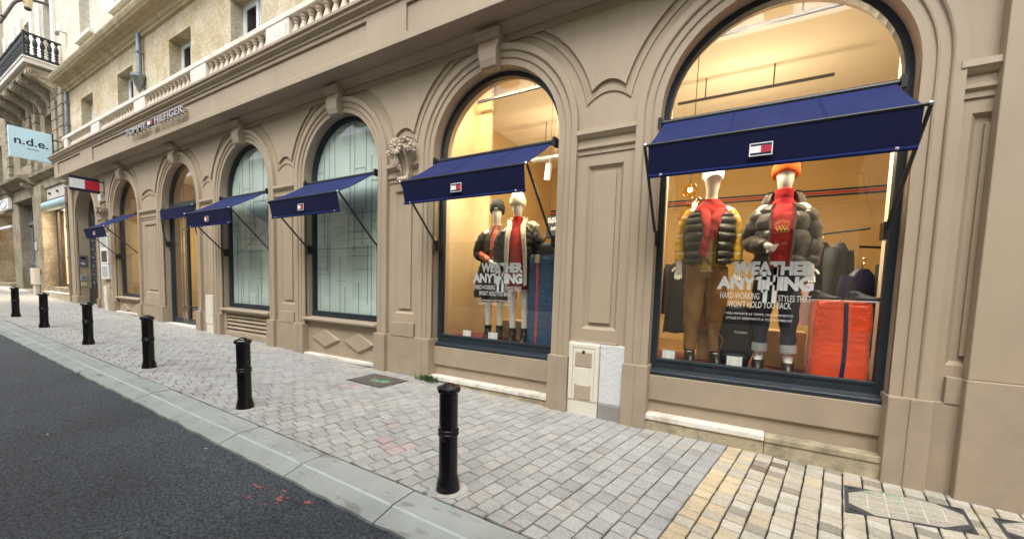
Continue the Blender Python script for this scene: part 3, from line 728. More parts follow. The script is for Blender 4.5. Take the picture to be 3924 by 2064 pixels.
# arched house door at the far end, black leaf with ironwork
c, h = -21.13, 1.16; zb = gz(c); mb = MB(); mb.prism(arch_pts(c, h+.01, zb-.1), .36, .46)
hd = mb.build('house_door', M('black_door', (.012, .012, .013), .4, .2, 6), shop)
mb = MB(); mb.box(c-h, c+h, .30, .36, 3.1, 3.28); mb.box(c-.03, c+.03, .32, .36, zb, 3.1); mb.box(c-h, c+h, .31, .36, zb, zb+.55); mb.box(c-h, c+h, .30, .36, zb+.55, zb+.62); mb.build('door_rail', black_metal, hd, bevel=.008)
mb = MB(); rr = random.Random(5)
for s in (-1, 1):
    for k in range(7):
        zc = zb+.9+.32*k
        for q in (-1, 1):
            pts = [(c+s*.55+q*(.05+.17*math.sin(t*.5)), .335, zc+.14*math.cos(t*.5)*(1-.05*t)) for t in range(0, 11)]
            mb.tube(pts, .012, 6)
    for k in range(5): mb.tube([(c+s*(.1+.22*k), .335, zb+.62), (c+s*(.1+.22*k), .335, 3.1)], .009, 6)
    for k in range(5):
        a = R(20+30*k); mb.tube([(c, .335, 3.3), (c+1.05*math.cos(a), .335, 3.3+1.2*math.sin(a))], .012, 6)
        mb.tube([(c+.6*math.cos(a)+.11*math.cos(t), .33, 3.4+.6*math.sin(a)+.11*math.sin(t)) for t in [i*.7 for i in range(9)]], .012, 6)
mb.build('door_ironwork', M('iron_scrolls', (.10, .10, .11), .45, .2, 9), hd)
# carved brackets with shell and scroll
def bracket(cx, zc, mat):
    mb = MB(); rr = random.Random(int(abs(cx)*10))
    side = [(.03, -.40), (-.08, -.415), (-.075, -.34), (-.06, -.30), (-.075, -.2), (-.13, -.06), (-.19, .03), (-.20, .09), (-.15, .15), (.03, .165)]
    def slab(a0, a1, b0, b1, k):      # tapering rib of the scroll: wide above, narrow at the foot
        L = [(cx+(a0+(a1-a0)*(z+.4)/.55), y*k, zc+z) for y, z in side]; Rr = [(cx+(b0+(b1-b0)*(z+.4)/.55), y*k, zc+z) for y, z in side]
        n = len(side); mb.add(L+Rr, [tuple(range(n)), tuple(range(2*n-1, n-1, -1))]+[(q, (q+1) % n, n+(q+1) % n, n+q) for q in range(n)])
    slab(-.075, -.15, -.035, -.07, 1.0); slab(-.02, -.035, .02, .035, 1.0); slab(.035, .07, .075, .15, 1.0); slab(-.06, -.13, .06, .13, .88)
    mb.tube([(cx-.10, -.085, zc-.385), (cx+.10, -.085, zc-.385)], .042, 12)
    for s in (-1, 1):
        mb.tube([(cx+s*.155, -.10+.085*(1-q/28)*math.cos(q*.42), zc+.045+.085*(1-q/28)*math.sin(q*.42)) for q in range(24)], .017, 6)
        mb.lathe([(.012, -.02), (.028, 0), (.012, .02)], 8, (cx+s*.16, -.10, zc+.045))
        mb.tube([(cx+s*.105, -.085+.026*(1-q/18)*math.cos(q*.5), zc-.385+.026*(1-q/18)*math.sin(q*.5)) for q in range(14)], .009, 5)
    b = mb.build('carved_bracket', mat, shop, smooth=35)
    mb = MB(); o = Vector((cx-.03, -.225, zc+.09))      # rosette, flowers and a falling string of buds
    for k in range(12):
        a = 2*PI*k/12; d_ = Vector((math.cos(a), 0, math.sin(a)))
        mb.tube([o+d_*.03, o+d_*.075+Vector((0, -.012, 0)), o+d_*.115, o+d_*.125+Vector((0, .02, 0))], [.012, .022, .030, .014], 7)
    mb.lathe([(.01, -.03), (.03, -.01), (.03, .01), (.01, .03)], 9, tuple(o+Vector((0, -.015, 0))))
    for k in range(95):
        a = rr.uniform(-.6, PI+.6); q = rr.uniform(.13, .27); x = cx+q*math.cos(a)*1.02; z = zc+.06+q*math.sin(a)*.62; y = -.08-rr.uniform(0, .13)
        r0 = rr.uniform(.013, .030); mb.lathe([(r0*.4, -r0), (r0, -r0*.2), (r0*.8, r0*.6), (r0*.2, r0)], 6, (x, y, z), rot=rr.uniform(0, 3))
    for k in range(10): mb.lathe([(.008, -.024), (.02, 0), (.017, .014), (.004, .024)], 7, (cx-.03+rr.uniform(-.03, .03), -.215+.011*k, zc-.05-.024*k))
    mb.build('shell_ornament', mat, b, smooth=50)
bracket(-4.80, 3.655, M('carved_taupe', (.46, .385, .29), .7, .1, 8, .2, 60))
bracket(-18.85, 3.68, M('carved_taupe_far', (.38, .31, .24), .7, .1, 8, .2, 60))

# ---- pier fittings (things of their own)
def cabinet(label, x0, x1, z0, z1, louv=True):
    t = thing('meter_cabinet', label, 'meter cabinet', ((x0+x1)/2, .0, z0)); mb = MB(); a, b = -(x1-x0)/2, (x1-x0)/2; H = z1-z0
    mb.box(a, b, -.03, .055, -.1, H); mb.box(a, a+.05, -.045, -.02, .2, H); mb.box(b-.05, b, -.045, -.02, .2, H); mb.box(a+.05, b-.05, -.045, -.02, H-.05, H)
    mb.build('body', cream_p, t, bevel=.006)
    mb = MB(); mb.box(a+.055, b-.055, -.042, -.028, .2, H-.055); mb.box(a+.12, b-.12, -.048, -.04, .37, H-.3)
    d = mb.build('door', cream_p, t, bevel=.004)
    if louv:
        for zz in (H-.28, .22):
            mb = MB(); mb.box(a+.085, b-.085, -.046, -.041, zz-.004, zz+.176)
            for k in range(11):
                x = a+.10+(b-a-.2)*k/10; mb.box(x-.006, x+.006, -.052, -.046, zz, zz+.17)
            for k in range(9): mb.box(a+.09, b-.09, -.050, -.0455, zz+.02*k, zz+.02*k+.008)
            mb.build('vent', M('vent_beige', (.45, .37, .28), .7, .1), d)
        mb = MB(); mb.lathe([(.02, 0), (.02, .01), (.008, .012)], 8, (0, 0, 0)); o = mb.build('lock', black_metal, d, loc=(0, -.045, H-.10)); o.rotation_euler.x = R(90)
    return t
cabinet('cream meter cabinet with two vents beside white plaster patch', -1.865, -1.475, .0, .915)
cabinet('narrow cream cabinet on the pier right of the glass entrance door', -11.73, -11.35, .24, 1.17, False)
cabinet('narrow cream cabinet below the white framed boards near the black arched door', -19.25, -18.95, .40, 1.22, False)
t = tag(MB().box(-1.47, -1.12, -.006, .055, .19, .925).build('plaster_patch', plaster, bevel=.01), 'white plaster patch filling the pier foot beside the meter cabinet', 'plaster patch')
rr = random.Random(2); mb = MB()
mb.prism([(-1.935, .0), (-1.87, -.02), (-1.87, .89), (-1.46, .905), (-1.46, .93), (-1.6, .94), (-1.94, .925)], -.004, .05)
mb.build('plaster_edge', plaster, t)
mb = MB(); mb.box(-1.47, -1.115, -.02, .055, -.1, .19); mb.build('cement_foot', cement, t, bevel=.01)
t = thing('notice_boards', 'three white framed boards on the pier beside the black arched door', 'notice board', (-19.05, -.01, 1.45))
for k, (z, m_) in enumerate(((0, 'pale'), (.52, 'dark'), (1.02, 'pale'))):
    mb = MB(); mb.box(-.36, .36, -.03, .04, z, z+.5); bd = mb.build('board', white_p, t, bevel=.005)
    mb = MB(); mb.box(-.27, .27, -.034, -.031, z+.06, z+.44); mb.build('sheet', M('board_'+m_, (.42, .44, .43) if m_ == 'pale' else (.05, .045, .04), .4, .2, 12), bd)
tag(MB().box(-19.33, -19.05, -.06, .05, 4.1, 4.33).build('junction_box', white_p, bevel=.01), 'small white junction box high on the pier under the flag sign', 'junction box')
t = thing('intercom', 'grey intercom panel on the left reveal of the black arched door', 'intercom', (-22.29, .16, 1.9))
mb = MB(); mb.box(0, .03, -.11, .11, 0, .42); mb.build('plate', M('grey_metal', (.20, .21, .24), .4, .1, metal=.5), t, bevel=.005)
mb = MB(); mb.box(.03, .036, -.06, .06, .27, .35); mb.build('screen', dark_glass, t)
mb = MB(); mb.box(.03, .04, -.05, .06, .05, .14); mb.build('keypad', M('pale_keys', (.5, .5, .52), .5), t)
t = thing('letter_slot', 'small grey plate below the intercom by the black arched door', 'wall plate', (-22.29, .16, 1.33))
mb = MB(); mb.box(0, .025, -.09, .09, 0, .24); mb.build('plate', M('light_grey_plate', (.36, .37, .38), .5), t, bevel=.005); mb = MB(); mb.box(.025, .03, -.04, .04, .06, .17); mb.build('slot', M('dark_grey', (.18, .18, .19), .5), t)
tag(MB().box(-22.29, -22.265, .09, .24, 1.12, 1.26).build('door_bell', M('bell_cream', (.62, .55, .36), .5), bevel=.005), 'small cream bell box lowest on the left reveal of the arched door', 'door bell')

# ---- fascia lettering and flag emblem
t = thing('shop_sign', 'steel letters with a small flag panel fixed to the taupe fascia', 'sign', (-13.2, -.42, 5.39))
def letters(txt, x0, x1):
    mb = MB(); text_into(mb, txt, x0, x1, 0, .165, -.07, .045, .006)
    mb.build('lettering', M('brushed_letter', (.36, .35, .33), .35, .05, metal=.2), t)
    mb = MB(); n = max(2, len(txt))
    for k in range(n): x = x0+(x1-x0)*(k+.5)/n; mb.box(x-.008, x+.008, -.07, .03, .05, .07); mb.box(x-.008, x+.008, -.07, .03, .10, .115)
    mb.build('stand_off', black_metal, t)
letters('TOMMY', -1.73, -.33); letters('HILFIGER', .20, 1.80)
def flag(mb, x0, x1, z0, z1, y, border=0):
    """material slots: 0 navy 1 white 2 red"""
    if border:
        mb.m = 1; mb.box(x0-border, x1+border, y+.0015, y+.003, z0-border, z1+border)
    h_ = (z1-z0); xm = (x0+x1)/2
    mb.m = 0; mb.box(x0, x1, y, y+.0025, z0, z0+.2*h_); mb.box(x0, x1, y, y+.0025, z1-.2*h_, z1)
    mb.m = 1; mb.box(x0, xm, y, y+.0025, z0+.2*h_, z1-.2*h_); mb.m = 2; mb.box(xm, x1, y, y+.0025, z0+.2*h_, z1-.2*h_); mb.m = 0
mb = MB(); flag(mb, -.22, .10, .02, .16, -.116); mb.box(-.22, .10, -.113, -.07, .02, .16); mb.build('flag_emblem', [navy_p, white_p, red_p], t)
# projecting flag sign
t = thing('hanging_sign', 'projecting navy sign with white and red blocks at the arcade end', 'sign', (-18.95, 0, 4.3))
mb = MB(); mb.box(-.06, .0, -.80, -.10, 0, .47); mb.m = 0; mb.box(.0, .004, -.80, -.10, 0, .085); mb.box(.0, .004, -.80, -.10, .385, .47)
mb.m = 1; mb.box(.0, .004, -.80, -.45, .085, .385); mb.m = 2; mb.box(.0, .004, -.45, -.10, .085, .385); mb.build('panel', [navy_p, white_p, red_p], t)
mb = MB(); mb.tube([(-.03, -.10, .40), (-.03, .06, .40)], .015, 8); mb.tube([(-.03, -.10, .07), (-.03, .06, .07)], .015, 8); mb.box(-.07, .01, .0, .03, -.02, .49); mb.build('bracket', black_metal, t)
# pale blue square sign of the next shop
t = thing('hanging_sign', 'pale blue square sign reading n.d.e. projecting high on the wall', 'sign', (-23.35, 0, 5.8))
mb = MB(); mb.box(-.10, 0, -1.34, -.28, 0, 1.1); mb.build('panel', [sign_blue], t, bevel=.006)
mb = MB(); mp = lambda u, q, e: (.004+e, -.81+u, q)
text_into(mb, 'n.d.e.', -.40, .42, .50, .78, 0, .003, .012, face=mp); mb.build('lettering', ink, t)
mb = MB(); mb.box(.0, .004, -.92, -.62, .36, .405); mb.build('small_print', grey_ink, t)
mb = MB(); mb.box(-.12, .02, -.285, -.25, -.03, 1.13); mb.tube([(-.05, -.26, .9), (-.05, .1, .9)], .02, 8); mb.tube([(-.05, -.26, .2), (-.05, .1, .2)], .02, 8); mb.build('bracket', black_metal, t)

# ================================================================== AWNINGS
def awning(c, h, label, z0=3.50, z1=3.02, yf=-.69, val=.30, folded=False, dx=-.015):
    t = thing('awning', label, 'awning', (c+dx, 0, z0), group='navy window awnings'); W = h-.09
    mb = MB(); n = 14; rows = []
    if folded: yf = -.02
    zf = z1-z0
    if not folded:
        for s in (0, 1):
            for k in range(9):
                q = k/8
                sag = -.016*math.sin(PI*q)
                rows.append([(-W+2*W*i/n, .06+(yf-.06)*q, zf*q+sag+.004*math.sin(i*1.9+k*.6+c)*math.sin(PI*q)-(.008 if s else 0)) for i in range(n+1)])
        a, b = rows[:9], rows[9:]
        mb.grid(a); mb.grid(b)
        cn = mb.build('canopy', navy, t, smooth=60); mb = MB()
        for i in (5, 10): mb.grid([[(r_[i][0]-.012, r_[i][1], r_[i][2]+.0035), (r_[i][0]+.012, r_[i][1], r_[i][2]+.0035)] for r_ in a])
        mb.build('seam', navy_seam, cn)
    vz = zf if not folded else .0
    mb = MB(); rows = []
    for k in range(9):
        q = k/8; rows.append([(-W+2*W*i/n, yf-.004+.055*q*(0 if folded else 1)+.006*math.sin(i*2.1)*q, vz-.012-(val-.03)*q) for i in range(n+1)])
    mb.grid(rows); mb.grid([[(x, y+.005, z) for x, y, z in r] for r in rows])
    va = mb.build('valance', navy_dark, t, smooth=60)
    mb = MB(); yb = yf-.004+(.055 if not folded else 0)
    mb.tube([(-W, yb, vz-val+.012), (W, yb, vz-val+.012)], .017, 8); mb.build('hem', navy_seam, va, smooth=60)
    mb = MB(); flag(mb, -.108, .048, vz-val+.088, vz-val+.182, yf-.004+.018-(0 if not folded else .012), .008)
    mb.build('emblem', [navy_p, white_p, red_p], va)
    # front bar, arms and brackets
    mb = MB(); mb.tube([(-W-.045, yf, vz), (W+.045, yf, vz)], .014, 8); mb.build('front_bar', black_metal, t, smooth=60)
    mb = MB()
    mb.tube([(-W-.02, .06, .0), (W+.02, .06, .0)], .032, 10); mb.box(-W-.06, -W-.02, .0, .12, -.06, .05); mb.box(W+.02, W+.06, .0, .12, -.06, .05)
    mb.build('roller', black_metal, t, smooth=60)
    for s in (-1, 1):
        mb = MB(); x = s*(W+.035)
        if folded: mb.tube([(x, -.02, .0), (x+s*.0, .02, -.55), (x-s*.02, .10, -.95)], .015, 8)
        else: mb.tube([(x, yf, vz), (x, -.0, z0*0-1.18), (x, .14, -1.3)], .016, 8)
        mb.box(x-.02, x+.02, .08, .2, (-1.36 if not folded else -1.0), (-1.2 if not folded else -.86))
        mb.build('arm', black_metal, t, smooth=60)
        mb = MB(); mb.lathe([(.012, -.015), (.018, 0), (.012, .015)], 8, (s*(W+.03), yf-.012, vz)); mb.lathe([(.014, -.012), (.016, 0), (.014, .012)], 8, (s*(W-.12), yb-.012, vz-val+.014)); mb.build('bolt', chrome, t)
    return t
A = {k: (c, h) for k, c, h in BAYS}
awning(*A['W1'], 'navy awning over the display window with orange beanie and red puffer block', dx=-.058)
awning(*A['W2'], 'navy awning over the window with white beanie and quilted blue block')
awning(*A['W3'], 'navy awning over the frosted window with two diamonds below it')
awning(*A['W4'], 'navy awning over the frosted window with louvres below it')
awning(*A['W6'], 'navy awning nearest the black arched door, over a clear window')
awning(*A['D'], 'folded navy awning hanging flat above the glass entrance door', z0=3.46, val=.28, folded=True)

# ================================================================== BOLLARDS
def bollard():
    t = thing('bollard', '', 'bollard', (0, 0, 0), group='black bollards along the kerb')
    mb = MB(); mb.lathe([(.098, -.1), (.098, .0), (.094, .03), (.088, .075), (.078, .115), (.074, .14), (.0735, .44), (.0735, .455), (.0735, .50), (.073, .77), (.073, .79)], 24); mb.build('post', black_gloss, t, smooth=35)
    mb = MB()
    for z in (.462, .492): mb.lathe([(.072, -.012), (.08, -.010), (.084, 0), (.08, .010), (.072, .012)], 24, (0, 0, z))
    mb.build('ring', black_gloss, t, smooth=60)
    mb = MB(); mb.lathe([(.074, .785), (.092, .80), (.095, .812), (.095, .826), (.086, .838), (.05, .846), (.046, .856), (.02, .864), (.004, .866)], 8, rot=PI/8); mb.build('cap', black_gloss, t, bevel=.006)
    mb = MB(); rr = random.Random(4); n = 14
    pts = [((.155+rr.uniform(-.02, .04))*math.cos(2*PI*k/n), (.14+rr.uniform(-.02, .02))*math.sin(2*PI*k/n)) for k in range(n)]
    mb.prism(pts, -.03, .013, ax='z'); mb.build('mortar_bed', M('pale_mortar', (.50, .48, .43), .9, .15, 12, .5, 90), t)
    return t
b0 = bollard()
BL = [(-1.92, -2.37, 'black bollard nearest the camera, in front of the plaster patch and cabinet'), (-5.08, -2.33, 'black bollard second nearest, before the diamond panel and rusty cover'), (-8.18, -2.26, 'black bollard in front of the louvred window, third from the camera'),
      (-11.27, -2.24, 'black bollard opposite the entrance door side, fourth from the camera'), (-14.63, -2.23, 'black bollard second from the far end of the row'), (-17.66, -2.22, 'black bollard farthest up the street, last of the row')]
for i, (x, y, l) in enumerate(BL):
    o = b0 if i == 0 else copy_tree(b0); o.location = (x, y, gz(x, y)-.012); o['label'] = l; o.rotation_euler = (R(rng.uniform(-1.5, 1.5)), R(rng.uniform(-1.5, 1.5)), rng.uniform(0, 3))

# ================================================================== COVERS, WEEDS, MARKS
def on(x, y, dz=0): return (x, y, gz(x, y)+dz)
t = thing('manhole_cover', 'rusty square iron cover with green sprayed marks near the diamond panel', 'manhole cover', on(-4.86, -.52))
sl_ = lambda x, y: -.0217*x+.01*y
def flat(mb, poly, z0, z1):
    n = len(poly); v = [(x, y, sl_(x, y)+z1) for x, y in poly]+[(x, y, sl_(x, y)+z0) for x, y in poly]
    mb.add(v, [tuple(range(n)), tuple(range(2*n-1, n-1, -1))]+[(i, (i+1) % n, n+(i+1) % n, n+i) for i in range(n)])
mb = MB(); flat(mb, [(-.40, -.28), (.35, -.27), (.37, .285), (-.37, .27)], -.05, .006); mb.build('frame', grate_m, t)
mb = MB(); flat(mb, [(-.375, -.255), (.325, -.245), (.345, .26), (-.345, .245)], -.05, .010); mb.build('lid', cover_m, t)
mb = MB(); rr = random.Random(8)
for pts in ([(-.1, .05), (-.05, -.1), (.0, .02), (.04, -.1), (.07, .05)], [(.11, .06), (.1, -.1)], [(.15, .05), (.2, .06), (.2, -.03), (.15, -.06), (.15, .05)]):
    for i in range(len(pts)-1):
        (x0, y0), (x1, y1) = pts[i], pts[i+1]; L = math.hypot(x1-x0, y1-y0); nx, ny = -(y1-y0)/L*.008, (x1-x0)/L*.008
        flat(mb, [(x0-nx, y0-ny), (x1-nx, y1-ny), (x1+nx, y1+ny), (x0+nx, y0+ny)], .010, .0125+.0004*i)
mb.build('spray_mark', green_spray, t)
def paved_cover(label, quad):
    cx = sum(p[0] for p in quad)/4; cy = sum(p[1] for p in quad)/4
    t = thing('access_cover', label, 'access cover', on(cx, cy)); q = [(x-cx, y-cy) for x, y in quad]
    mb = MB(); flat(mb, q, -.05, .004); mb.build('frame', grate_m, t)
    k = .93; inn = [(x*k, y*k) for x, y in q]
    cut = []
    for i in range(4):
        a, p, n = inn[i], inn[i-1], inn[(i+1) % 4]
        def lerp(u, v, t_): return (u[0]+(v[0]-u[0])*t_, u[1]+(v[1]-u[1])*t_)
        cut += [lerp(a, p, .22 if i % 2 else .30), lerp(a, n, .30 if i % 2 else .22)]
    rr = random.Random(3); mb = MB()
    # paver infill clipped to the octagon, one tone per paver
    mb.col = (.40, .37, .30); flat(mb, cut, -.02, .0075); mb.build('paver_infill', paver_m, t)
    mb = MB()
    def bil(u, v):
        a = lerp(inn[0], inn[1], u); b = lerp(inn[3], inn[2], u); return lerp(a, b, v)
    for u in (.17, .34, .5, .66, .83):
        v0, v1 = (.02, .98) if .25 < u < .75 else (.2, .8)
        a, b = bil(u, v0), bil(u, v1); flat(mb, [(a[0]-.004, a[1]), (b[0]-.004, b[1]), (b[0]+.004, b[1]), (a[0]+.004, a[1])], .006, .0085)
    for j, v_ in enumerate((.25, .5, .75)):
        u0, u1 = (.02, .98) if v_ == .5 else (.1, .9)
        a, b = bil(u0, v_), bil(u1, v_); flat(mb, [(a[0], a[1]-.004), (b[0], b[1]-.004), (b[0], b[1]+.004), (a[0], a[1]+.004)], .006, .0088)
    mb.build('infill_joint', M('pale_joint', (.52, .50, .45), .9, .15, 15), t)
    mb = MB()
    for i in range(4):
        a, p, n = q[i], q[i-1], q[(i+1) % 4]
        e1, e2 = lerp(a, p, .2 if i % 2 else .27), lerp(a, n, .27 if i % 2 else .2); c0 = ((a[0]*1.6+e1[0]+e2[0])/3.6, (a[1]*1.6+e1[1]+e2[1])/3.6)
        mb = MB()
        for s_ in (.7,):
            tri = [lerp(c0, a, .55*s_), lerp(c0, e1, .6*s_), lerp(c0, e2, .6*s_)]
            flat(mb, tri, .003, .005+.001*s_)
        mb.build('corner_web', M('iron_recess', (.02, .022, .025), .7, .2), t)
    return t
tcov = paved_cover('metal framed access cover filled with pale pavers, with green spray', [(.80, -.88), (1.586, -.685), (1.653, -.251), (.892, -.329)])
mb = MB(); rr = random.Random(11)
for cx, cy, n in ((-.13, .14, 9), (.0, .06, 7), (-.02, .2, 7)):
    for k in range(n):
        a, b, s_ = rr.gauss(cx, .05), rr.gauss(cy, .03), rr.uniform(.006, .018); flat(mb, [(a+s_*math.cos(j*1.05)*rr.uniform(.6, 1.2), b+.6*s_*math.sin(j*1.05)) for j in range(6)], .008, .0095)
mb.build('spray_mark', green_spray, tcov)
paved_cover('second metal framed paver cover at the foot of the right hand pilaster', [(1.75, -.62), (2.5, -.45), (2.55, -.1), (1.80, -.286)])
# weeds at the corner of the step stone
mb = MB(); rr = random.Random(21)
for k in range(170):
    a = rr.uniform(0, 2*PI); x0, y0 = rr.gauss(0, .10), rr.gauss(-.01, .03); L = rr.uniform(.05, .14); lean = rr.uniform(.1, .8); w_ = rr.uniform(.004, .011)
    dx, dy = math.cos(a), -abs(math.sin(a)); p = Vector((x0, y0, 0)); q = p+Vector((dx*L*lean*.5, dy*L*lean*.5, L*.7)); e = p+Vector((dx*L*lean, dy*L*lean, L*(1-.3*lean))); sd_ = Vector((-dy, dx, 0))*w_
    mb.add([p-sd_*.4, p+sd_*.4, q+sd_, q-sd_, e], [(0, 1, 2, 3), (3, 2, 4)])
tag(mb.build('weeds', leaf_m, loc=on(-4.24, -.03)), 'small tuft of green weeds at the step stone corner', 'weeds')
# paint splashes on the asphalt and scraps of litter
mb = MB(); rr = random.Random(6)
for cx, cy, sx, sy, n in ((-3.02, -3.12, .10, .05, 12), (-2.75, -3.02, .02, .02, 3), (-3.25, -3.1, .03, .01, 3)):
    for k in range(n):
        x, y, s_ = rr.gauss(cx, sx), rr.gauss(cy, sy), rr.uniform(.01, .04)
        pts = [(x+s_*math.cos(j*.8)*rr.uniform(.4, 1.1), y+.45*s_*math.sin(j*.8)*rr.uniform(.5, 1.1)) for j in range(8)]
        z = .0006*k
        mb.add([(px, py, gz(px, py)-.0725+z) for px, py in pts], [tuple(range(8))])
tag(mb.build('paint_splash', red_spray), 'faded red paint splash on the dark asphalt near the kerb', 'paint mark')
LT = [(-5.9, -3.75), (-4.35, -3.03), (-3.5, -2.72), (-4.0, -2.66)]
for i, (x, y) in enumerate(LT):
    mb = MB(); s_ = rr.uniform(.009, .014); zz = -.074 if y < -2.93 else -.002
    mb.add([(s_*1.6*math.cos(j*1.05)*rr.uniform(.7, 1.1), s_*math.sin(j*1.05)*rr.uniform(.7, 1.1), .004+rr.uniform(0, .006)) for j in range(6)]+[(0, 0, 0)], [tuple(range(6))]+[(j, (j+1) % 6, 6) for j in range(6)])
    tag(mb.build('litter_scrap', white_p, loc=on(x, y, zz)), 'tiny pale scrap of litter lying on the asphalt or kerb', 'litter', 'scraps of litter')

# ================================================================== SHOP INTERIOR
FZ, CZ = .34, 5.30
tag(MB().box(-25, 6, .45, 9, FZ-.2, FZ).build('shop_floor', wood_floor), kind='structure')
tag(MB().box(-25, 6, .45, 9, CZ, CZ+.2).build('shop_ceiling', in_ceil), kind='structure')
mb = MB(); mb.box(-25, 6, 6.6, 6.8, FZ, CZ); mb.box(4.2, 4.4, .46, 6.6, FZ, CZ); mb.box(-25, -24.8, .46, 6.6, FZ, CZ)
mb.box(-22, -12.2, 3.6, 3.75, FZ, CZ); mb.box(-19.6, -19.5, .46, 3.6, FZ, CZ); mb.box(-11.9, -11.8, .46, 6.6, FZ, CZ); mb.box(-5.4, -5.3, .46, 6.6, FZ, CZ)
tag(mb.build('shop_wall', in_wall), kind='structure')
mb = MB(); mb.m = 0; mb.box(-5.3, 4.2, 6.585, 6.6, 3.86, 3.90); mb.box(-5.3, 4.2, 6.585, 6.6, 3.98, 4.02); mb.m = 1; mb.box(-5.3, 4.2, 6.584, 6.6, 3.92, 3.96)
tag(mb.build('shop_wall_stripe', [navy_p, red_p]), kind='structure')
mb = MB(); mb.box(-1.15, 1.45, .29, 1.35, FZ, .745); mb.box(-4.6, -1.9, .29, 1.35, FZ, .745)
tag(mb.build('window_platform_floor', mauve), kind='structure')
mb = MB(); mb.box(-.99, -.925, .32, .85, .745, 4.9);  mb.box(1.235, 1.29, .30, .80, .745, 4.9); mb.box(-19.4, -12.3, 3.5, 3.59, FZ, 5.29)
tag(mb.build('display_side_wall', in_cream), kind='structure')
mb = MB(); mb.box(-5.28, -4.0, 1.2, 1.26, .34, 5.29); mb.box(-4.40, -4.33, .32, 1.2, .745, 4.9); tag(mb.build('display_side_wall', M('tan_panel', (.52, .39, .22), .7, .05)), kind='structure')
mb = MB(); mb.box(-1.6, 2.6, 1.2, 2.2, 5.12, 5.29); mb.box(-5.2, -1.9, 1.5, 2.2, 5.05, 5.29); tag(mb.build('ceiling_bulkhead', in_ceil), kind='structure')

LAMP_C = (1.0, .80, .52)
def ceiling_lamp(label, x, y, z, sx, sy, power, rods=True, group='track lights of the shop', ly=None, tilt=12, lz=None, lc=LAMP_C):
    t = thing('track_light', label, 'track light', (x, y, z), group=group)
    mb = MB(); mb.box(-sx/2, sx/2, -.02, .02, .0, .035); mb.build('rail', black_metal if rods else white_p, t)
    if rods:
        for s in (-.6, .3):
            mb = MB(); mb.tube([(s*sx/2, 0, .03), (s*sx/2, 0, CZ-z)], .010, 6); mb.build('rod', black_metal, t)
    for k in range(3 if y > 2.0 and x < -10 or 'far inside' in label else 0):
        q = -sx*.35+sx*.35*k
        mb = MB(); mb.tube([(q, 0, .0), (q, -.02, -.06)], .012, 6); mb.tube([(q, -.02, -.05), (q, -.05, -.12)], .028, 10); sp = mb.build('spot_head', black_metal if rods else white_p, t, smooth=40)
        mb = MB(); mb.tube([(q, -.051, -.122), (q, -.053, -.126)], .022, 10); mb.build('spot_lens', emit_mat('spot_lens', (1, .85, .6), 1.6), sp)
    if ly is None and x > -5: ld = bpy.data.lights.new('shop_light', 'POINT'); ld.shadow_soft_size = .25
    else: ld = bpy.data.lights.new('shop_light', 'AREA'); ld.shape = 'RECTANGLE'; ld.size = sx*.9; ld.size_y = sy
    ld.energy = power; ld.color = lc
    lo = bpy.data.objects.new('shop_light', ld); C.objects.link(lo); lo.location = (x, y-.05 if ly is None else ly, z-.22 if lz is None else lz); lo.rotation_euler = (R(tilt), 0, 0)
    return t
P = 1.0
ceiling_lamp('ceiling track light just behind the display window with the orange beanie', .15, 1.05, 4.85, 1.7, .3, 250*P, ly=.37, tilt=8, lz=4.98)
ceiling_lamp('ceiling track light behind the display window with the white beanie', -3.3, 1.0, 4.75, 1.7, .3, 220*P, ly=.37, tilt=8, lz=4.98)
ceiling_lamp('long ceiling track light deeper inside, seen above the large awning', -.1, 3.0, 4.94, 2.2, .5, 52*P, lz=4.0)
ceiling_lamp('ceiling track light far inside behind the white beanie window', -3.4, 3.4, 4.8, 2.0, .5, 42*P, lz=4.0)
ceiling_lamp('ceiling track light inside behind the entrance door', -13.5, 2.2, 4.6, 2.2, .5, 30*P, lc=(1, .9, .74))
ceiling_lamp('ceiling track light inside the window nearest the arched door', -17.2, 1.8, 4.3, 2.0, .5, 60*P, lc=(1, .84, .58))
for x in (.15, -3.25):      # added lights without fixtures behind the awnings, brightening the figures' fronts
    ld = bpy.data.lights.new('shop_light', 'AREA'); ld.shape = 'RECTANGLE'; ld.size = 1.7; ld.size_y = .12; ld.energy = 22; ld.color = (1, .84, .58)
    lo = bpy.data.objects.new('shop_light', ld); C.objects.link(lo); lo.location = (x, .33, 3.36); lo.rotation_euler = (R(28), 0, 0)
t = thing('spot_lamp', 'white ceiling spot on a flat arm behind the smaller display window', 'spot lamp', (-2.72, 1.0, 3.62))
mb = MB(); mb.box(-.34, .3, -.05, .05, 0, .045); mb.build('arm', white_p, t, bevel=.006)
mb = MB(); mb.tube([(-.02, 0, 0), (-.02, 0, -.08)], .014, 8); mb.tube([(-.03, 0, -.07), (-.05, -.01, -.32)], .05, 14); mb.build('spot_head', white_p, t, smooth=40)
mb = MB(); mb.tube([(.08, 0, .04), (.12, 0, 1.6)], .006, 6); mb.build('cord', white_p, t)
t = thing('pendant_lamp', 'cluster of glowing amber glass globes at the left of the large window', 'pendant lamp', (-.70, 1.2, 3.0))
rr = random.Random(4)
for k, (x, z, r0) in enumerate(((0, 0, .10), (.07, -.20, .11), (-.05, -.36, .09), (.02, -.95, .06), (.05, -1.05, .05))):
    mb = MB(); mb.lathe([(r0*math.sin(PI*q/10)+.001, -r0*math.cos(PI*q/10)) for q in range(11)], 16, (x, 0, z)); g = mb.build('globe', glass_mat('amber_globe', (1, .82, .5), .06), t, smooth=60)
    r1 = r0*.28; mb = MB(); mb.lathe([(r1*math.sin(PI*q/6)+.001, -r1*math.cos(PI*q/6)) for q in range(7)], 10, (x, 0, z)); mb.build('bulb', emit_mat('bulb', (1, .8, .45), 18 if k == 0 else 7), g, smooth=60)
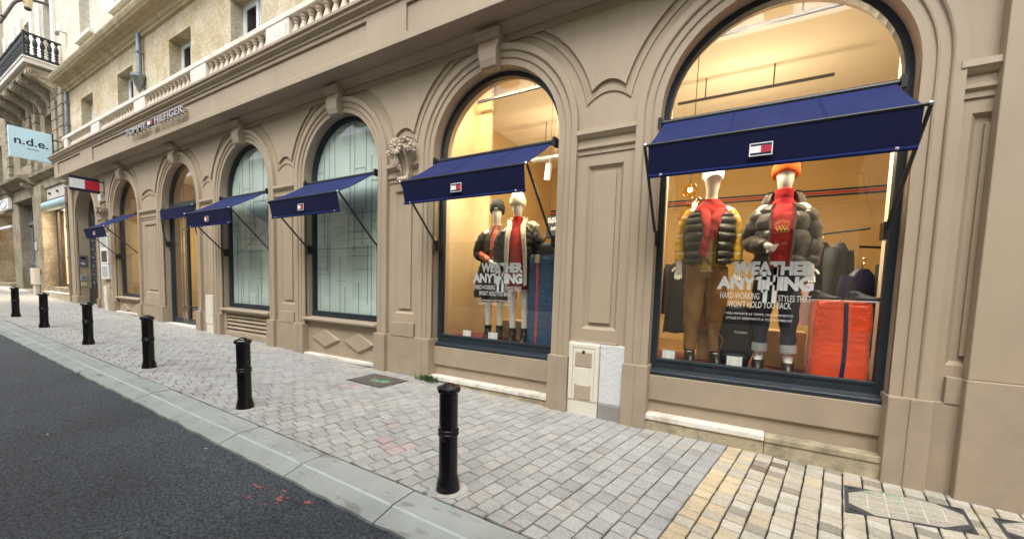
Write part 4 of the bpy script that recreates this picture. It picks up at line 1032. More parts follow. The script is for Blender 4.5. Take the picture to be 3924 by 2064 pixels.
mb = MB(); mb.tube([(0, 0, .1), (.01, 0, 2.2)], .006, 6); mb.tube([(-.05, 0, -.4), (.02, 0, -.95)], .005, 6); mb.build('cord', black_metal, t)

def box_thing(name, label, cat, x0, x1, y0, y1, z0, z1, mat, bevel=.008, group=None):
    return tag(MB().box(x0, x1, y0, y1, z0, z1).build(name, mat, bevel=bevel), label, cat, group)
box_thing('wooden_plinth', 'narrow oak plinth between the tan trousers of the capped mannequin', 'plinth', -.46, -.30, .85, 1.1, .745, 1.19, wood)
box_thing('wooden_plinth', 'wide oak plinth behind the jeans of the mannequin in orange beanie', 'plinth', .27, .68, .88, 1.25, .745, 1.18, wood)
box_thing('wooden_plinth', 'low oak plinth behind the boots of the women mannequins', 'plinth', -3.5, -3.05, .85, 1.2, .745, 1.05, wood)
box_thing('wooden_shelf', 'long oak wall shelf deep inside behind the orange beanie mannequin', 'shelf', .3, 1.6, 5.9, 6.5, FZ, 2.5, wood)
box_thing('wooden_counter', 'yellow oak counter inside the window nearest the arched door', 'counter', -17.9, -16.6, 2.2, 2.9, FZ, 1.45, wood)

# price cards standing on the platform
def card(label, x, y, w_, h_, rz):
    t = thing('price_card', label, 'price card', (x, y, .747), rz, 'price cards in the windows')
    mb = MB(); mb.prism([(-.004, 0), (.01, h_), (.016, h_), (.004, 0)], -w_/2-.008, w_/2+.008, ax='x'); mb.box(-w_/2, w_/2, 0, .06, 0, .006); mb.build('holder', grey_ink, t)
    mb = MB(); mb.add([(-w_/2, -.0045, .01), (w_/2, -.0045, .01), (w_/2, .0085, h_-.006), (-w_/2, .0085, h_-.006)], [(0, 1, 2, 3)])
    mb.build('card', emit_none('card_paper', (.93, .91, .84)), t)
    mb = MB()
    for k in range(5):
        z = .025+h_*.17*k; y_ = -.0055+.013*z/h_
        mb.add([(w_*.16, y_, z), (w_*.42, y_, z), (w_*.42, y_+.0005, z+.004), (w_*.16, y_+.0005, z+.004)], [(0, 1, 2, 3)])
        mb.add([(-w_*.42, y_, z), (-w_*.2, y_, z), (-w_*.2, y_+.0005, z+.004), (-w_*.42, y_+.0005, z+.004)], [(0, 1, 2, 3)])
    mb.build('printed_lines', grey_ink, t); return t
def emit_none(n, c): return M(n, c, .7, .03)
card('cream price card in the left corner of the large window', -.725, .33, .135, .15, .05)
card('cream price card in front of the dark bag in the large window', -.025, .33, .145, .155, 0)
card('cream price card in the left corner of the smaller display window', -3.80, .36, .14, .14, .15)
card('cream price card before the ankle boots of the black beanie mannequin', -3.29, .34, .15, .15, .1)

# padded display blocks
def puffy(name, label, cat, x, y, z0, z1, w_, d_, tiers, mat, zip_mat, zx, pw=5):
    t = thing(name, label, cat, (x, y, z0)); H = z1-z0; mb = MB()
    mb.loft([(0, 0, 0, w_/2*.98, d_/2), (0, 0, H*.25, w_/2, d_/2), (0, 0, H*.5, w_/2*.99, d_/2), (0, 0, H*.75, w_/2*1.0, d_/2), (0, 0, H, w_/2*.98, d_/2*.96)], 72, sub=14, puff=(.03, tiers), pw=pw)
    rr = random.Random(3); nv = []
    for v in mb.v: nv.append((v[0]+rr.gauss(0, .0025), v[1]+rr.gauss(0, .003), v[2]+rr.gauss(0, .002)))
    mb.v = nv; mb.build('cover', mat, t, smooth=60)
    mb = MB(); rows = []
    for k in range(40):
        q = k/39; kk = 1+.03*(abs(math.sin(PI*tiers*min(q, .999)))**.6-.6); yy = -d_/2*kk-.004; xx = zx+.01*math.sin(q*4)
        rows.append([(xx-.018, yy, H*q), (xx, yy-.006, H*q), (xx+.018, yy, H*q)])
    mb.grid(rows); mb.build('zip', zip_mat, t, smooth=60); return t
orange = M('orange_nylon', (.80, .075, .015), .38, .18, 6, .35, 22, sheen=.2)
quilt = M('blue_quilt', (.035, .07, .13), .6, .2, 9, .5, 26)
puffy('padded_block', 'tall orange red padded block with a dark zip in the large window', 'display block', .885, .47, .745, 1.55, .46, .42, 2, orange, navy_p, .02, 9)
t = puffy('padded_block', 'tall quilted blue block with a red zip beside white tights', 'display block', -2.47, .50, .745, 2.07, .46, .42, 5, quilt, M('coral_zip', (.45, .07, .05), .6), -.06)
mb = MB(); mb.prism([(-.09, 1.21), (-.03, 1.21), (-.03, 1.30), (-.045, 1.33), (-.075, 1.33), (-.09, 1.30)], -.235, -.215); mb.build('zip_tab', M('gold_tab', (.62, .45, .2), .4), t)
def shoes(label, x, y, z, mat, rz=0, sc=1.2, sole=None, g=None, pos=((-.065, 0), (.065, 0))):
    t = thing('pair_of_shoes', label, 'shoes', (x, y, z), rz, g, sc)
    for px, py in pos:
        mb = MB(); mb.loft([(px, py-.02, 0, .05, .15), (px, py-.02, .03, .052, .152), (px, py-.015, .05, .046, .14), (px, py+.03, .07, .038, .095), (px, py+.06, .10, .032, .058), (px, py+.07, .115, .026, .05)], 18, sub=3, pw=2.6); sh = mb.build('shoe', mat, t, smooth=60)
        mb = MB(); mb.loft([(px, py-.02, -.0, .054, .158), (px, py-.02, .016, .055, .16)], 18, sub=2, pw=2.6); mb.build('sole', sole or white_p, sh)
    return t
dark_leather = M('dark_leather', (.012, .012, .014), .4, .2, 9)
shoes('pair of dark trainers standing on top of the orange red padded block', .87, .42, 1.56, dark_leather, R(82), .95, pos=((-.06, -.17), (.02, .15)))
t = thing('handbag', 'small black handbag on top of the quilted blue block', 'handbag', (-2.47, .52, 2.075))
mb = MB(); mb.loft([(0, 0, 0, .15, .07), (0, 0, .12, .14, .06), (0, 0, .19, .11, .03)], 20, sub=4, pw=3); mb.build('body', dark_leather, t, smooth=60)
mb = MB(); mb.tube([(.09*math.cos(a), 0, .18+.10*math.sin(a)) for a in [PI*k/8 for k in range(9)]], .010, 8); mb.build('handle', dark_leather, t, smooth=60)
t = thing('rucksack', 'black rucksack with copper strap standing behind a price card', 'rucksack', (-.03, .62, .75))
mb = MB(); mb.loft([(0, 0, .08, .16, .10), (0, 0, .2, .19, .12), (0, 0, .5, .185, .12), (0, 0, .66, .15, .10), (0, 0, .72, .09, .06)], 28, sub=5, pw=3.2); mb.loft([(0, -.03, .0, .14, .09), (0, -.03, .1, .15, .1), (.0, -.03, .16, .14, .09)], 24, sub=3, pw=3)
mb.build('body', M('black_nylon', (.008, .009, .014), .45, .3, 9, .2, 40), t, smooth=60)
mb = MB(); mb.tube([(-.14, -.11, .62), (-.22, -.13, .5), (-.17, -.14, .38), (-.13, -.12, .30), (-.16, -.12, .15), (-.15, -.12, .05)], .009, 6, 4); mb.build('strap', M('copper_strap', (.35, .12, .08), .3, metal=.6), t, smooth=60)
mb = MB(); text_into(mb, 'TOMMY', -.02, .12, .40, .425, -.128, .002, .004); mb.build('lettering', white_p, t)

# clothes on rails
def garment(name, label, x, y, ztop, L, w_, mat, rz=0, rail=None, group='garments on rails'):
    t = thing(name, label, 'garment', (x, y, ztop), rz, group); mb = MB()
    mb.loft([(0, 0, -L, w_*.56, .075), (0, 0, -L*.7, w_*.52, .07), (0, 0, -L*.35, w_*.5, .07), (0, 0, -.12, w_*.5, .06), (0, 0, -.04, w_*.3, .045), (0, 0, 0, .06, .04)], 22, sub=5, pw=2.4, zsh=lambda a, q: .012*math.sin(a*5)*(1-q))
    for s in (-1, 1): mb.tube([(s*w_*.42, 0, -.09), (s*w_*.56, -.01, -.3), (s*w_*.58, -.02, -L*.75)], [.075, .065, .05], 10, 4)
    mb.build('cloth', mat, t, smooth=60)
    mb = MB(); mb.tube([(0, 0, -.02), (0, 0, .06), (.03, 0, .09), (.0, 0, .12)], .006, 6, 3); mb.build('hook', chrome, t); return t
black_wool = M('black_wool', (.012, .013, .015), .85, .2, 8, .2, 60)
dgreen = M('dark_green_wool', (.03, .04, .025), .85, .2, 8, .2, 60)
garment('hanging_coat', 'black coat hanging in the left corner behind the capped mannequin', -.72, 1.15, 2.05, 1.0, .42, black_wool, .6)
garment('hanging_coat', 'black coat hanging on the rail just right of the grey puffer jacket', .86, 1.7, 2.30, .95, .4, black_wool, .9)
garment('hanging_coat', 'dark grey coat hanging second on the rail right of the grey puffer', 1.02, 1.6, 2.28, .95, .4, M('charcoal_wool', (.035, .04, .045), .85, .2, 8), 1.0)
garment('hanging_coat', 'dark green jacket hanging behind the grey puffer jacket', .72, 1.9, 2.2, .9, .4, dgreen, .8)
garment('hanging_jacket', 'navy jacket with cream cords hanging above the orange red block', 1.13, .95, 1.92, .55, .34, navy_p, .5)
garment('hanging_coat', 'dark olive coat at the right edge of the large window', 1.36, 1.1, 2.05, .85, .3, dgreen, 1.2)
garment('hanging_shirt', 'blue denim shirt low at the right edge of the large window', 1.22, 1.05, 1.36, .42, .26, M('denim_blue', (.04, .07, .15), .8, .2, 9), .3)
garment('hanging_shirt', 'orange shirt draped over the narrow oak plinth', -.37, .82, 1.72, .55, .16, M('rust_orange', (.55, .10, .01), .8, .1), .2)
garment('hanging_shirt', 'pale pink shirt hanging left of the orange red block', .64, 1.25, 1.75, .5, .2, M('pale_pink', (.62, .42, .38), .8, .1), .7)
garment('hanging_coat', 'black coat hanging behind the women mannequins', -2.75, 1.5, 2.1, 1.0, .5, black_wool, .3)
garment('hanging_dress', 'orange dress hanging left of the quilted blue block', -2.9, 1.3, 1.75, .75, .26, M('orange_cloth', (.55, .14, .02), .8, .1), .3)
def rail(label, pts):
    t = thing('clothes_rail', label, 'clothes rail', pts[0]); mb = MB(); o = Vector(pts[0])
    mb.tube([Vector(p)-o for p in pts], .014, 8); mb.build('bar', black_metal, t, smooth=60)
rail('black clothes rail right of the grey puffer jacket', [(.62, 2.0, 2.42), (1.25, 1.4, 2.42)])
rail('black clothes rail at the right edge of the large window', [(1.1, 1.0, 2.17), (1.6, 1.3, 2.17)])
rail('black clothes rail behind the women mannequins', [(-3.2, 1.4, 2.22), (-2.4, 1.55, 2.22)])
t = thing('poster', 'dark sale poster reading BLACK FRIDAY hanging behind the smaller window', 'poster', (-2.72, 1.2, 2.42))
mb = MB(); mb.box(-.13, .13, -.006, .006, 0, .36); mb.build('sheet', M('black_poster', (.012, .012, .02), .5), t)
mb = MB(); text_into(mb, 'BLACK', -.10, .09, .295, .33, -.007, .002, .01); text_into(mb, 'FRIDAY', -.10, .09, .25, .285, -.007, .002, .01); text_into(mb, '-30%', -.07, .07, .13, .18, -.007, .002, .01)
mb.build('lettering', white_p, t); mb = MB(); mb.tube([(-.1, 0, .36), (-.1, 0, 2.8)], .003, 5); mb.tube([(.1, 0, .36), (.1, 0, 2.8)], .003, 5); mb.build('cord', black_metal, t)

# ================================================================== MANNEQUINS
def skin_body(name, V, E, mat, parent, root=0, lev=2):
    me = bpy.data.meshes.new(name); me.from_pydata([v[:3] for v in V], E, [])
    ob = bpy.data.objects.new(name+'_cage', me); C.objects.link(ob)
    md = ob.modifiers.new('skin', 'SKIN'); md.use_smooth_shade = True
    for i, v in enumerate(V):
        sv = me.skin_vertices[0].data[i]; r = v[3]; sv.radius = (r, r) if not isinstance(r, tuple) else r; sv.use_root = (i == root)
    sb = ob.modifiers.new('sub', 'SUBSURF'); sb.levels = lev; sb.render_levels = lev
    dg = bpy.context.evaluated_depsgraph_get(); dg.update()
    m2 = bpy.data.meshes.new_from_object(ob.evaluated_get(dg)); bpy.data.objects.remove(ob)
    m2.name = name; m2.materials.clear(); m2.materials.append(mat); m2.shade_smooth()
    o = bpy.data.objects.new(name, m2); C.objects.link(o); o.parent = parent; return o
def hand_chain(V, E, wrist, elbow, curl=.35, side=1, up=None):
    """palm, four fingers of unequal length and a thumb continuing a wrist vertex"""
    wv = Vector(V[wrist][:3]); d = (wv-Vector(V[elbow][:3])).normalized()
    n = up or Vector((0, -1, 0)); n = (n-d*n.dot(d)).normalized(); s = d.cross(n)*side
    pa = len(V); V.append((*(wv+d*.045), (.030, .020))); E.append((wrist, pa))
    pb = len(V); V.append((*(wv+d*.085), (.034, .018))); E.append((pa, pb))
    for k, (o_, L) in enumerate(((-.027, .070), (-.009, .080), (.009, .075), (.027, .058))):
        p = wv+d*.098+s*o_; prev = pb; ang = 0; dd = d.copy()
        V.append((*p, .0095)); E.append((prev, len(V)-1)); prev = len(V)-1
        for q in range(3):
            ang = curl*(.6+.5*q); dd = (d*math.cos(ang)+n*math.sin(ang)); p = p+dd*(L/3)
            V.append((*p, .0088-.0008*q)); E.append((prev, len(V)-1)); prev = len(V)-1
    p = wv+d*.04-s*.036+n*.004; V.append((*p, .0115)); E.append((pa, len(V)-1)); prev = len(V)-1
    for q in range(2):
        p = p+(d*.8-s*.35+n*.35).normalized()*.028; V.append((*p, .0105-.0012*q)); E.append((prev, len(V)-1)); prev = len(V)-1
def mannequin(label, loc, rz, sc, arms, legs, female=False, mat=None):
    t = thing('mannequin', label, 'mannequin', loc, rz, 'shop window mannequins', sc)
    k = .9 if female else 1.0
    V = [(0, .0, .93, (.145*k, .10)), (0, .0, 1.10, (.115*k, .085)), (0, .0, 1.27, (.145*k, .095)), (0, .01, 1.40, (.12*k, .07)), (0, .01, 1.475, (.055, .05)), (0, .0, 1.56, .050),
         (0, -.025, 1.605, (.055, .062)), (0, -.02, 1.67, (.072, .085)), (0, -.005, 1.745, (.078, .095)), (0, .0, 1.80, (.055, .07))]
    E = [(0, 1), (1, 2), (2, 3), (3, 4), (4, 5), (5, 6), (6, 7), (7, 8), (8, 9)]
    for s, (el, wr) in zip((-1, 1), arms):
        b = len(V); V.append((s*.165*k, .01, 1.43, .055*k)); E.append((3, b)); V.append((*el, .042*k)); E.append((b, b+1)); V.append((*wr, .029)); E.append((b+1, b+2))
        hand_chain(V, E, b+2, b+1, .45, s)
    for s, (kn, an) in zip((-1, 1), legs):
        b = len(V); V.append((s*.085, 0, .86, .085*k)); E.append((0, b)); V.append(((s*.085+kn[0])/2, (kn[1])/2, .68, .074*k)); E.append((b, b+1)); V.append((*kn, .056*k)); E.append((b+1, b+2))
        m_ = Vector(kn).lerp(Vector(an), .35)+Vector((0, .018, 0)); V.append((*m_, .056*k)); E.append((b+2, b+3)); V.append((*an, .038)); E.append((b+3, b+4))
        V.append((an[0]+s*.01, an[1]-.10, .045, (.035, .028))); E.append((b+4, b+5))
    body = skin_body('body', V, E, mat or mann_skin, t)
    return t
def beanie(t, mat, cuff, z0=1.715, pom=False, h_=.16, tilt=.0):
    mb = MB(); n = 40; S = [(.088, .104, z0), (.094, .112, z0+.03), (.096, .114, z0+.075), (.094, .112, z0+.08), (.090, .108, z0+.10), (.075, .09, z0+h_*.85), (.045, .055, z0+h_), (.008, .01, z0+h_+.01)]
    secs = [(0, .0+tilt*(z-z0), z, a, b) for a, b, z in S]
    mb.loft(secs, n, sub=5, zsh=lambda a, q: (.022*math.cos(a))*(1-q))
    mb.v = [(x*(1+.012*math.cos(22*math.atan2(y, x))), y*(1+.012*math.cos(22*math.atan2(y, x))), z) for x, y, z in mb.v]
    b = mb.build('beanie', mat, t, smooth=60)
    mb = MB(); mb.loft([(0, 0, z0-.002, .095, .112), (0, 0, z0+.02, .101, .119), (0, 0, z0+.07, .101, .119), (0, 0, z0+.082, .095, .112)], n, sub=3, zsh=lambda a, q: .022*math.cos(a))
    mb.v = [(x*(1+.014*math.cos(22*math.atan2(y, x))), y*(1+.014*math.cos(22*math.atan2(y, x))), z) for x, y, z in mb.v]
    mb.build('cuff', cuff, b, smooth=60)
    if pom:
        mb = MB(); rr = random.Random(1); r0 = .04
        mb.lathe([(r0*math.sin(PI*q/8)+.001, -r0*math.cos(PI*q/8)) for q in range(9)], 14, (0, .01, z0+h_+.03)); mb.v = [(x+rr.gauss(0, .003), y+rr.gauss(0, .003), z+rr.gauss(0, .003)) for x, y, z in mb.v]; mb.build('bobble', mat, b, smooth=60)
    return b
from mathutils import noise
def wrinkle(mb, amp, fr):
    out = []
    for x, y, z in mb.v:
        k = 1+amp*noise.noise(Vector((x*fr*1.3, y*fr*1.3, z*fr*2.2)))+amp*.5*noise.noise(Vector((x*fr*3, y*fr*3, z*fr*4.5)))
        out.append((x*k, y*k, z+amp*.06*noise.noise(Vector((x*fr+7, y*fr, z*fr)))))
    mb.v = out
def torso(secs, mat, name, t, puff=None, a0=None, a1=None, sleeves=(), srad=(.075, .07, .055), spuff=None, thick=.02, sub=8, smooth=70):
    mb = MB(); mb.loft(secs, 44, a0, a1, sub, puff, thick)
    for pts in sleeves: mb.tube(pts, list(srad)[:len(pts)] if len(srad) >= len(pts) else [srad[0]]*len(pts), 18, 8, spuff)
    wrinkle(mb, .05, 9)
    return mb.build(name, mat, t, smooth=smooth)
def legs_cloth(name, mat, t, legs, r=(.098, .085, .066, .058), z_hem=.12, belt=True):
    mb = MB(); mb.loft([(0, 0, .80, .155, .10), (0, 0, .86, .165, .112), (0, 0, .95, .155, .108), (0, 0, 1.02, .145, .10)], 30, sub=4)
    for s, (kn, an) in zip((-1, 1), legs):
        e = Vector(kn).lerp(Vector(an), (kn[2]-z_hem)/(kn[2]-an[2]))
        mb.tube([(s*.08, .0, .90), ((s*.085+kn[0])/2, kn[1]/2, .70), kn, Vector(kn).lerp(e, .5)+Vector((0, .012, 0)), e], [r[0], r[0]*.95, r[1], r[2], r[3]], 18, 7)
    rr = random.Random(9)
    mb.v = [(x+.004*math.sin(z*37+x*20), y+.005*math.sin(z*31+x*40), z) for x, y, z in mb.v]
    wrinkle(mb, .05, 8)
    return mb.build(name, mat, t, smooth=70)
def boot(t, an, mat, s, hi=.2, name='boot'):
    mb = MB(); x, y = an[0], an[1]
    mb.loft([(x, y-.05, 0, .045, .125), (x, y-.05, .03, .047, .128), (x, y-.04, .06, .044, .11), (x, y-.01, .10, .046, .068), (x, y+.01, hi*.7, .047, .055), (x, y+.01, hi, .050, .058)], 20, sub=4, pw=2.3)
    b = mb.build(name, mat, t, smooth=60)
    mb = MB(); mb.loft([(x, y-.05, -.004, .049, .13), (x, y-.05, .014, .049, .13)], 20, sub=1, pw=2.3); mb.build('sole', black_wool, b)

legs0 = [((-.10, -.015, .49), (-.105, .02, .09)), ((.10, -.03, .49), (.115, -.01, .09))]
fleece = M('cream_fleece', (.72, .64, .48), .95, .12, 30, .6, 60, sheen=.4)
# ---- man in white cap, gilet and tan trousers
arms = [((-.235, .03, 1.17), (-.245, -.03, .93)), ((.235, .03, 1.17), (.245, -.04, .93))]
m1 = mannequin('mannequin in white cap, dark padded gilet, yellow check shirt and tan trousers', (-.385, .60, .75), .18, 1.29, arms, legs0)
plaid_y = plaid_mat('yellow_check', (.68, .40, .03), (.36, .20, .025), (.85, .76, .52), .085)
torso([(0, 0, .86, .165, .115), (0, 0, 1.0, .155, .108), (0, 0, 1.2, .165, .112), (0, 0, 1.38, .165, .095), (0, 0, 1.46, .10, .07), (0, 0, 1.52, .066, .06)], plaid_y, 'shirt', m1,
      sleeves=[[(-.15, .01, 1.42), (-.205, .02, 1.32), (-.235, .03, 1.16), (-.245, -.02, .96)], [(.15, .01, 1.42), (.205, .02, 1.32), (.235, .03, 1.16), (.245, -.03, .96)]], srad=(.06, .056, .050, .042))
torso([(0, .005, .93, .20, .155), (0, .005, 1.05, .205, .155), (0, .005, 1.22, .218, .158), (0, .005, 1.36, .205, .13), (0, .01, 1.445, .135, .095), (0, .01, 1.50, .085, .075)], M('dark_gilet', (.042, .043, .038), .35, .2, 8, .3, 30), 'gilet', m1,
      puff=(.13, 10), a0=lambda q: .34-.12*q, a1=lambda q: 2*PI-.34+.12*q, thick=.03, sub=14)
mb = MB(); mb.loft([(0, .01, 1.40, .17, .115), (0, .01, 1.455, .145, .105), (0, .01, 1.50, .09, .085), (0, .01, 1.525, .075, .075)], 36, sub=5, zsh=lambda a, q: -.02*math.cos(a)*(1-q))
mb.tube([(-.07, -.10, 1.43), (-.045, -.145, 1.33), (-.03, -.165, 1.2), (-.05, -.17, 1.08), (-.055, -.165, 1.0)], [.045, .05, .045, .042, .038], 12, 5, flat=.5)
mb.tube([(.08, -.10, 1.43), (.04, -.15, 1.35), (.02, -.17, 1.26), (.0, -.175, 1.16)], [.045, .05, .045, .04], 12, 5, flat=.5)
mb.v = [(x+.004*math.sin(z*60), y+.004*math.sin(z*70+x*50), z) for x, y, z in mb.v]
mb.build('scarf', M('red_knit', (.42, .025, .02), .9, .15, 9, .3, 70), m1, smooth=70)
legs_cloth('trousers', M('tan_cotton', (.30, .145, .04), .85, .15, 5, .2, 40), m1, legs0)
mb = MB(); mb.loft([(0, 0, 1.0, .15, .105), (0, 0, 1.035, .15, .105)], 30, sub=1); mb.build('belt', dark_leather, m1, smooth=60)
for s, l in zip((-1, 1), legs0): boot(m1, l[1], dark_leather, s, .13, 'shoe')
capm = M('white_cap', (.74, .76, .76), .75, .04)
mb = MB(); mb.loft([(0, 0, 1.72, .088, .106), (0, 0, 1.76, .092, .110), (0, 0, 1.80, .085, .10), (0, 0, 1.835, .05, .06), (0, 0, 1.845, .008, .01)], 30, sub=5); cap = mb.build('cap', capm, m1, smooth=60)
mb = MB(); rows = []
for k in range(6):
    q = k/5; rows.append([(math.sin(a)*(.088+.0*q), -math.cos(a)*(.105)-.085*q*math.cos(a*1.1), 1.728-.02*q-.02*(abs(a)/1.1)**2*q) for a in [-1.15+2.3*j/14 for j in range(15)]])
mb.grid(rows); mb.grid([[(x, y, z-.006) for x, y, z in r] for r in rows]); mb.build('visor', capm, cap, smooth=60)
mb = MB(); flag(mb, -.022, .022, 1.765, 1.788, -.112); mb.build('emblem', [navy_p, white_p, red_p], cap)

# ---- man in orange beanie and grey puffer
legs2 = [((-.10, -.02, .49), (-.10, .01, .09)), ((.10, -.03, .49), (.12, -.03, .09))]
arms = [((-.215, .04, 1.15), (-.09, -.215, 1.08)), ((.215, .04, 1.15), (.22, -.03, .93))]
m2 = mannequin('mannequin in orange beanie, grey brown puffer jacket, red roll neck and jeans', (.335, .56, .745), -.02, 1.275, arms, legs2)
beanie(m2, M('orange_knit', (.80, .10, .004), .9, .1, 12, .3, 70), M('orange_cuff', (.82, .11, .006), .9, .1, 12, .3, 70), z0=1.70, h_=.17)
redk = M('red_roll_neck', (.50, .014, .018), .8, .12, 7, .15, 60)
torso([(0, 0, .90, .155, .11), (0, 0, 1.05, .155, .112), (0, 0, 1.22, .165, .115), (0, 0, 1.36, .16, .10), (0, .0, 1.44, .11, .078), (0, -.005, 1.49, .072, .068), (0, -.01, 1.53, .068, .068), (0, -.012, 1.58, .068, .07)], redk, 'jumper', m2)
puf = M('grey_brown_puffer', (.052, .043, .038), .33, .12, 6, .35, 18, sheen=.2)
jk = torso([(0, .01, .90, .185, .15), (0, .01, .98, .20, .16), (0, .01, 1.15, .205, .165), (0, .01, 1.30, .20, .155), (0, .01, 1.40, .18, .125), (0, .01, 1.455, .13, .10)], puf, 'puffer_jacket', m2,
      puff=(.15, 4), a0=lambda q: .40+.15*q, a1=lambda q: 2*PI-.40-.15*q, thick=.045, sub=14,
      sleeves=[[(-.14, .02, 1.39), (-.19, .03, 1.30), (-.215, .04, 1.15), (-.175, -.10, 1.10), (-.115, -.19, 1.085)], [(.14, .02, 1.39), (.19, .03, 1.30), (.215, .04, 1.15), (.22, .01, 1.0), (.22, -.02, .93)]], srad=(.075, .08, .075, .066, .047), spuff=(.2, 4))
mb = MB(); mb.loft([(0, .05, 1.42, .15, .10), (0, .05, 1.47, .165, .115), (0, .055, 1.53, .15, .11), (0, .06, 1.555, .13, .10)], 36, lambda q: .75-.1*q, lambda q: 2*PI-.75+.1*q, 6, None, .035); mb.build('hood', puf, jk, smooth=70)
mb = MB(); mb.loft([(0, .05, 1.44, .125, .08), (0, .055, 1.53, .125, .085), (0, .06, 1.57, .132, .098)], 36, .7, 2*PI-.7, 5, None, .012); mb.build('lining', black_wool, jk, smooth=70)
def curved_text(txt, zc, arc, rise, h_, mat, t_, rx=.167, ry=.117):
    mb = MB()
    def face(u, q, e):
        a = u; k = 1.012+e; return (rx*k*math.sin(a), -ry*k*math.cos(a), zc+q-rise*(u/arc*2)**2)
    text_into(mb, txt, -arc/2, arc/2, 0, h_, 0, .006, .01, face=face); mb.build('lettering', mat, t_)
gold = M('gold_print', (.75, .55, .12), .5, .05)
curved_text('NEW YORK', 1.285, .62, .02, .024, gold, m2); curved_text('Est. 1985', 1.10, .5, -.012, .016, M('faded_print', (.55, .25, .15), .7), m2)
mb = MB()
for z0_ in (1.205, 1.255): mb.grid([[(.1675*1.015*math.sin(a), -.1175*1.015*math.cos(a), z0_+.01*a), (.1675*1.015*math.sin(a), -.1175*1.015*math.cos(a), z0_+.005+.01*a)] for a in [-.32+.62*k/12 for k in range(13)]])
mb.tube([(.168*math.sin(a), -.121*math.cos(a), 1.232+.014*math.sin(a*40)) for a in [-.3+.6*k/40 for k in range(41)]], .0035, 5)
mb.build('signature', gold, m2)
legs_cloth('jeans', M('dark_denim', (.018, .027, .055), .85, .3, 8, .3, 60), m2, legs2, (.092, .074, .06, .056), .21)
for s, (kn, an) in zip((-1, 1), legs2):
    mb = MB(); e = Vector(kn).lerp(Vector(an), .78); f = Vector(kn).lerp(Vector(an), .60); mb.tube([f, f.lerp(e, .5), e], [.062, .064, .063], 18, 2); mb.build('turn_up', M('pale_denim', (.45, .44, .43), .9, .1, 15), m2, smooth=60)
    boot(m2, an, dark_leather, s, .075, 'shoe')

# ---- woman in black beanie and long dark coat
legs3 = [((-.085, -.015, .48), (-.085, .01, .09)), ((.08, -.02, .48), (.075, -.02, .09))]
arms = [((-.235, .03, 1.16), (-.04, -.19, 1.03)), ((.225, .03, 1.16), (.23, -.03, .93))]
m3 = mannequin('mannequin in black beanie, long dark coat and orange check shirt', (-3.42, .58, .76), .42, 1.185, arms, legs3, True)
blackk = M('black_knit', (.012, .012, .012), .9, .2, 12, .3, 70)
bn = beanie(m3, blackk, blackk, z0=1.70, h_=.17, tilt=.1)
mb = MB()
for q in (-.018, 0, .018): mb.box(q-.006, q+.006, -.124, -.118, 1.725, 1.733)
mb.build('emblem', white_p, bn)
plaid_o = plaid_mat('orange_check', (.62, .13, .05), (.35, .03, .02), (.72, .45, .3), .06)
torso([(0, 0, .88, .145, .10), (0, 0, 1.05, .14, .10), (0, 0, 1.22, .15, .108), (0, 0, 1.37, .145, .088), (0, 0, 1.45, .085, .065), (0, 0, 1.52, .062, .058)], plaid_o, 'shirt', m3,
      sleeves=[[(-.14, .01, 1.41), (-.20, .02, 1.3), (-.236, .03, 1.16), (-.14, -.08, 1.09), (-.06, -.175, 1.035)]], srad=(.06, .06, .055, .048, .04))
coat = M('dark_brown_coat', (.028, .023, .02), .75, .2, 6, .2, 40)
torso([(0, .01, .56, .30, .19), (0, .01, .75, .275, .18), (0, .01, 1.0, .22, .15), (0, .01, 1.2, .19, .14), (0, .01, 1.36, .18, .115), (0, .01, 1.44, .12, .085), (0, .015, 1.50, .085, .075)], coat, 'coat', m3, a0=lambda q: .75-.35*q, a1=lambda q: 2*PI-.55+.15*q, thick=.02,
      sleeves=[[(-.14, .015, 1.405), (-.21, .025, 1.3), (-.25, .035, 1.15), (-.20, -.02, 1.1)], [(.14, .015, 1.405), (.21, .025, 1.3), (.238, .03, 1.15), (.24, -.02, .95)]], srad=(.072, .074, .068, .062))
mb = MB(); mb.loft([(0, .01, 1.40, .15, .108), (0, .01, 1.45, .115, .095), (0, .015, 1.51, .088, .085)], 36, .5, 2*PI-.5, 5, None, .012); mb.build('collar', M('tan_collar', (.20, .14, .10), .8, .1), m3, smooth=60)
mb = MB(); mb.loft([(0, 0, .52, .19, .13), (0, 0, .7, .175, .12), (0, 0, .9, .155, .11), (0, 0, 1.0, .135, .098)], 30, sub=5, zsh=lambda a, q: .01*math.sin(a*9)*(1-q)); mb.build('skirt', black_wool, m3, smooth=60)
for s, l in zip((-1, 1), legs3): boot(m3, l[1], dark_leather, s, .19)
# ---- woman in cream beanie and black puffer
arms = [((-.24, .03, 1.16), (-.25, -.03, .93)), ((.24, .03, 1.16), (.25, -.04, .93))]
m4 = mannequin('mannequin in cream bobble beanie, black puffer with fur hood and white tights', (-2.92, .52, .75), .30, 1.215, arms, legs3, True, mann_pale); m4.rotation_euler.y = R(-2.3)
beanie(m4, M('cream_knit', (.78, .72, .56), .95, .08, 14, .4, 70), M('cream_cuff', (.80, .74, .58), .95, .08, 14, .4, 70), z0=1.70, h_=.17, pom=True)
torso([(0, 0, .90, .145, .10), (0, 0, 1.05, .14, .10), (0, 0, 1.22, .15, .11), (0, 0, 1.37, .145, .09), (0, 0, 1.44, .09, .07), (0, -.005, 1.50, .062, .06), (0, -.01, 1.57, .060, .062)], M('scarlet_knit', (.58, .02, .015), .85, .12, 8), 'jumper', m4)
bp = M('black_puffer', (.013, .013, .015), .35, .2, 7, .35, 20)
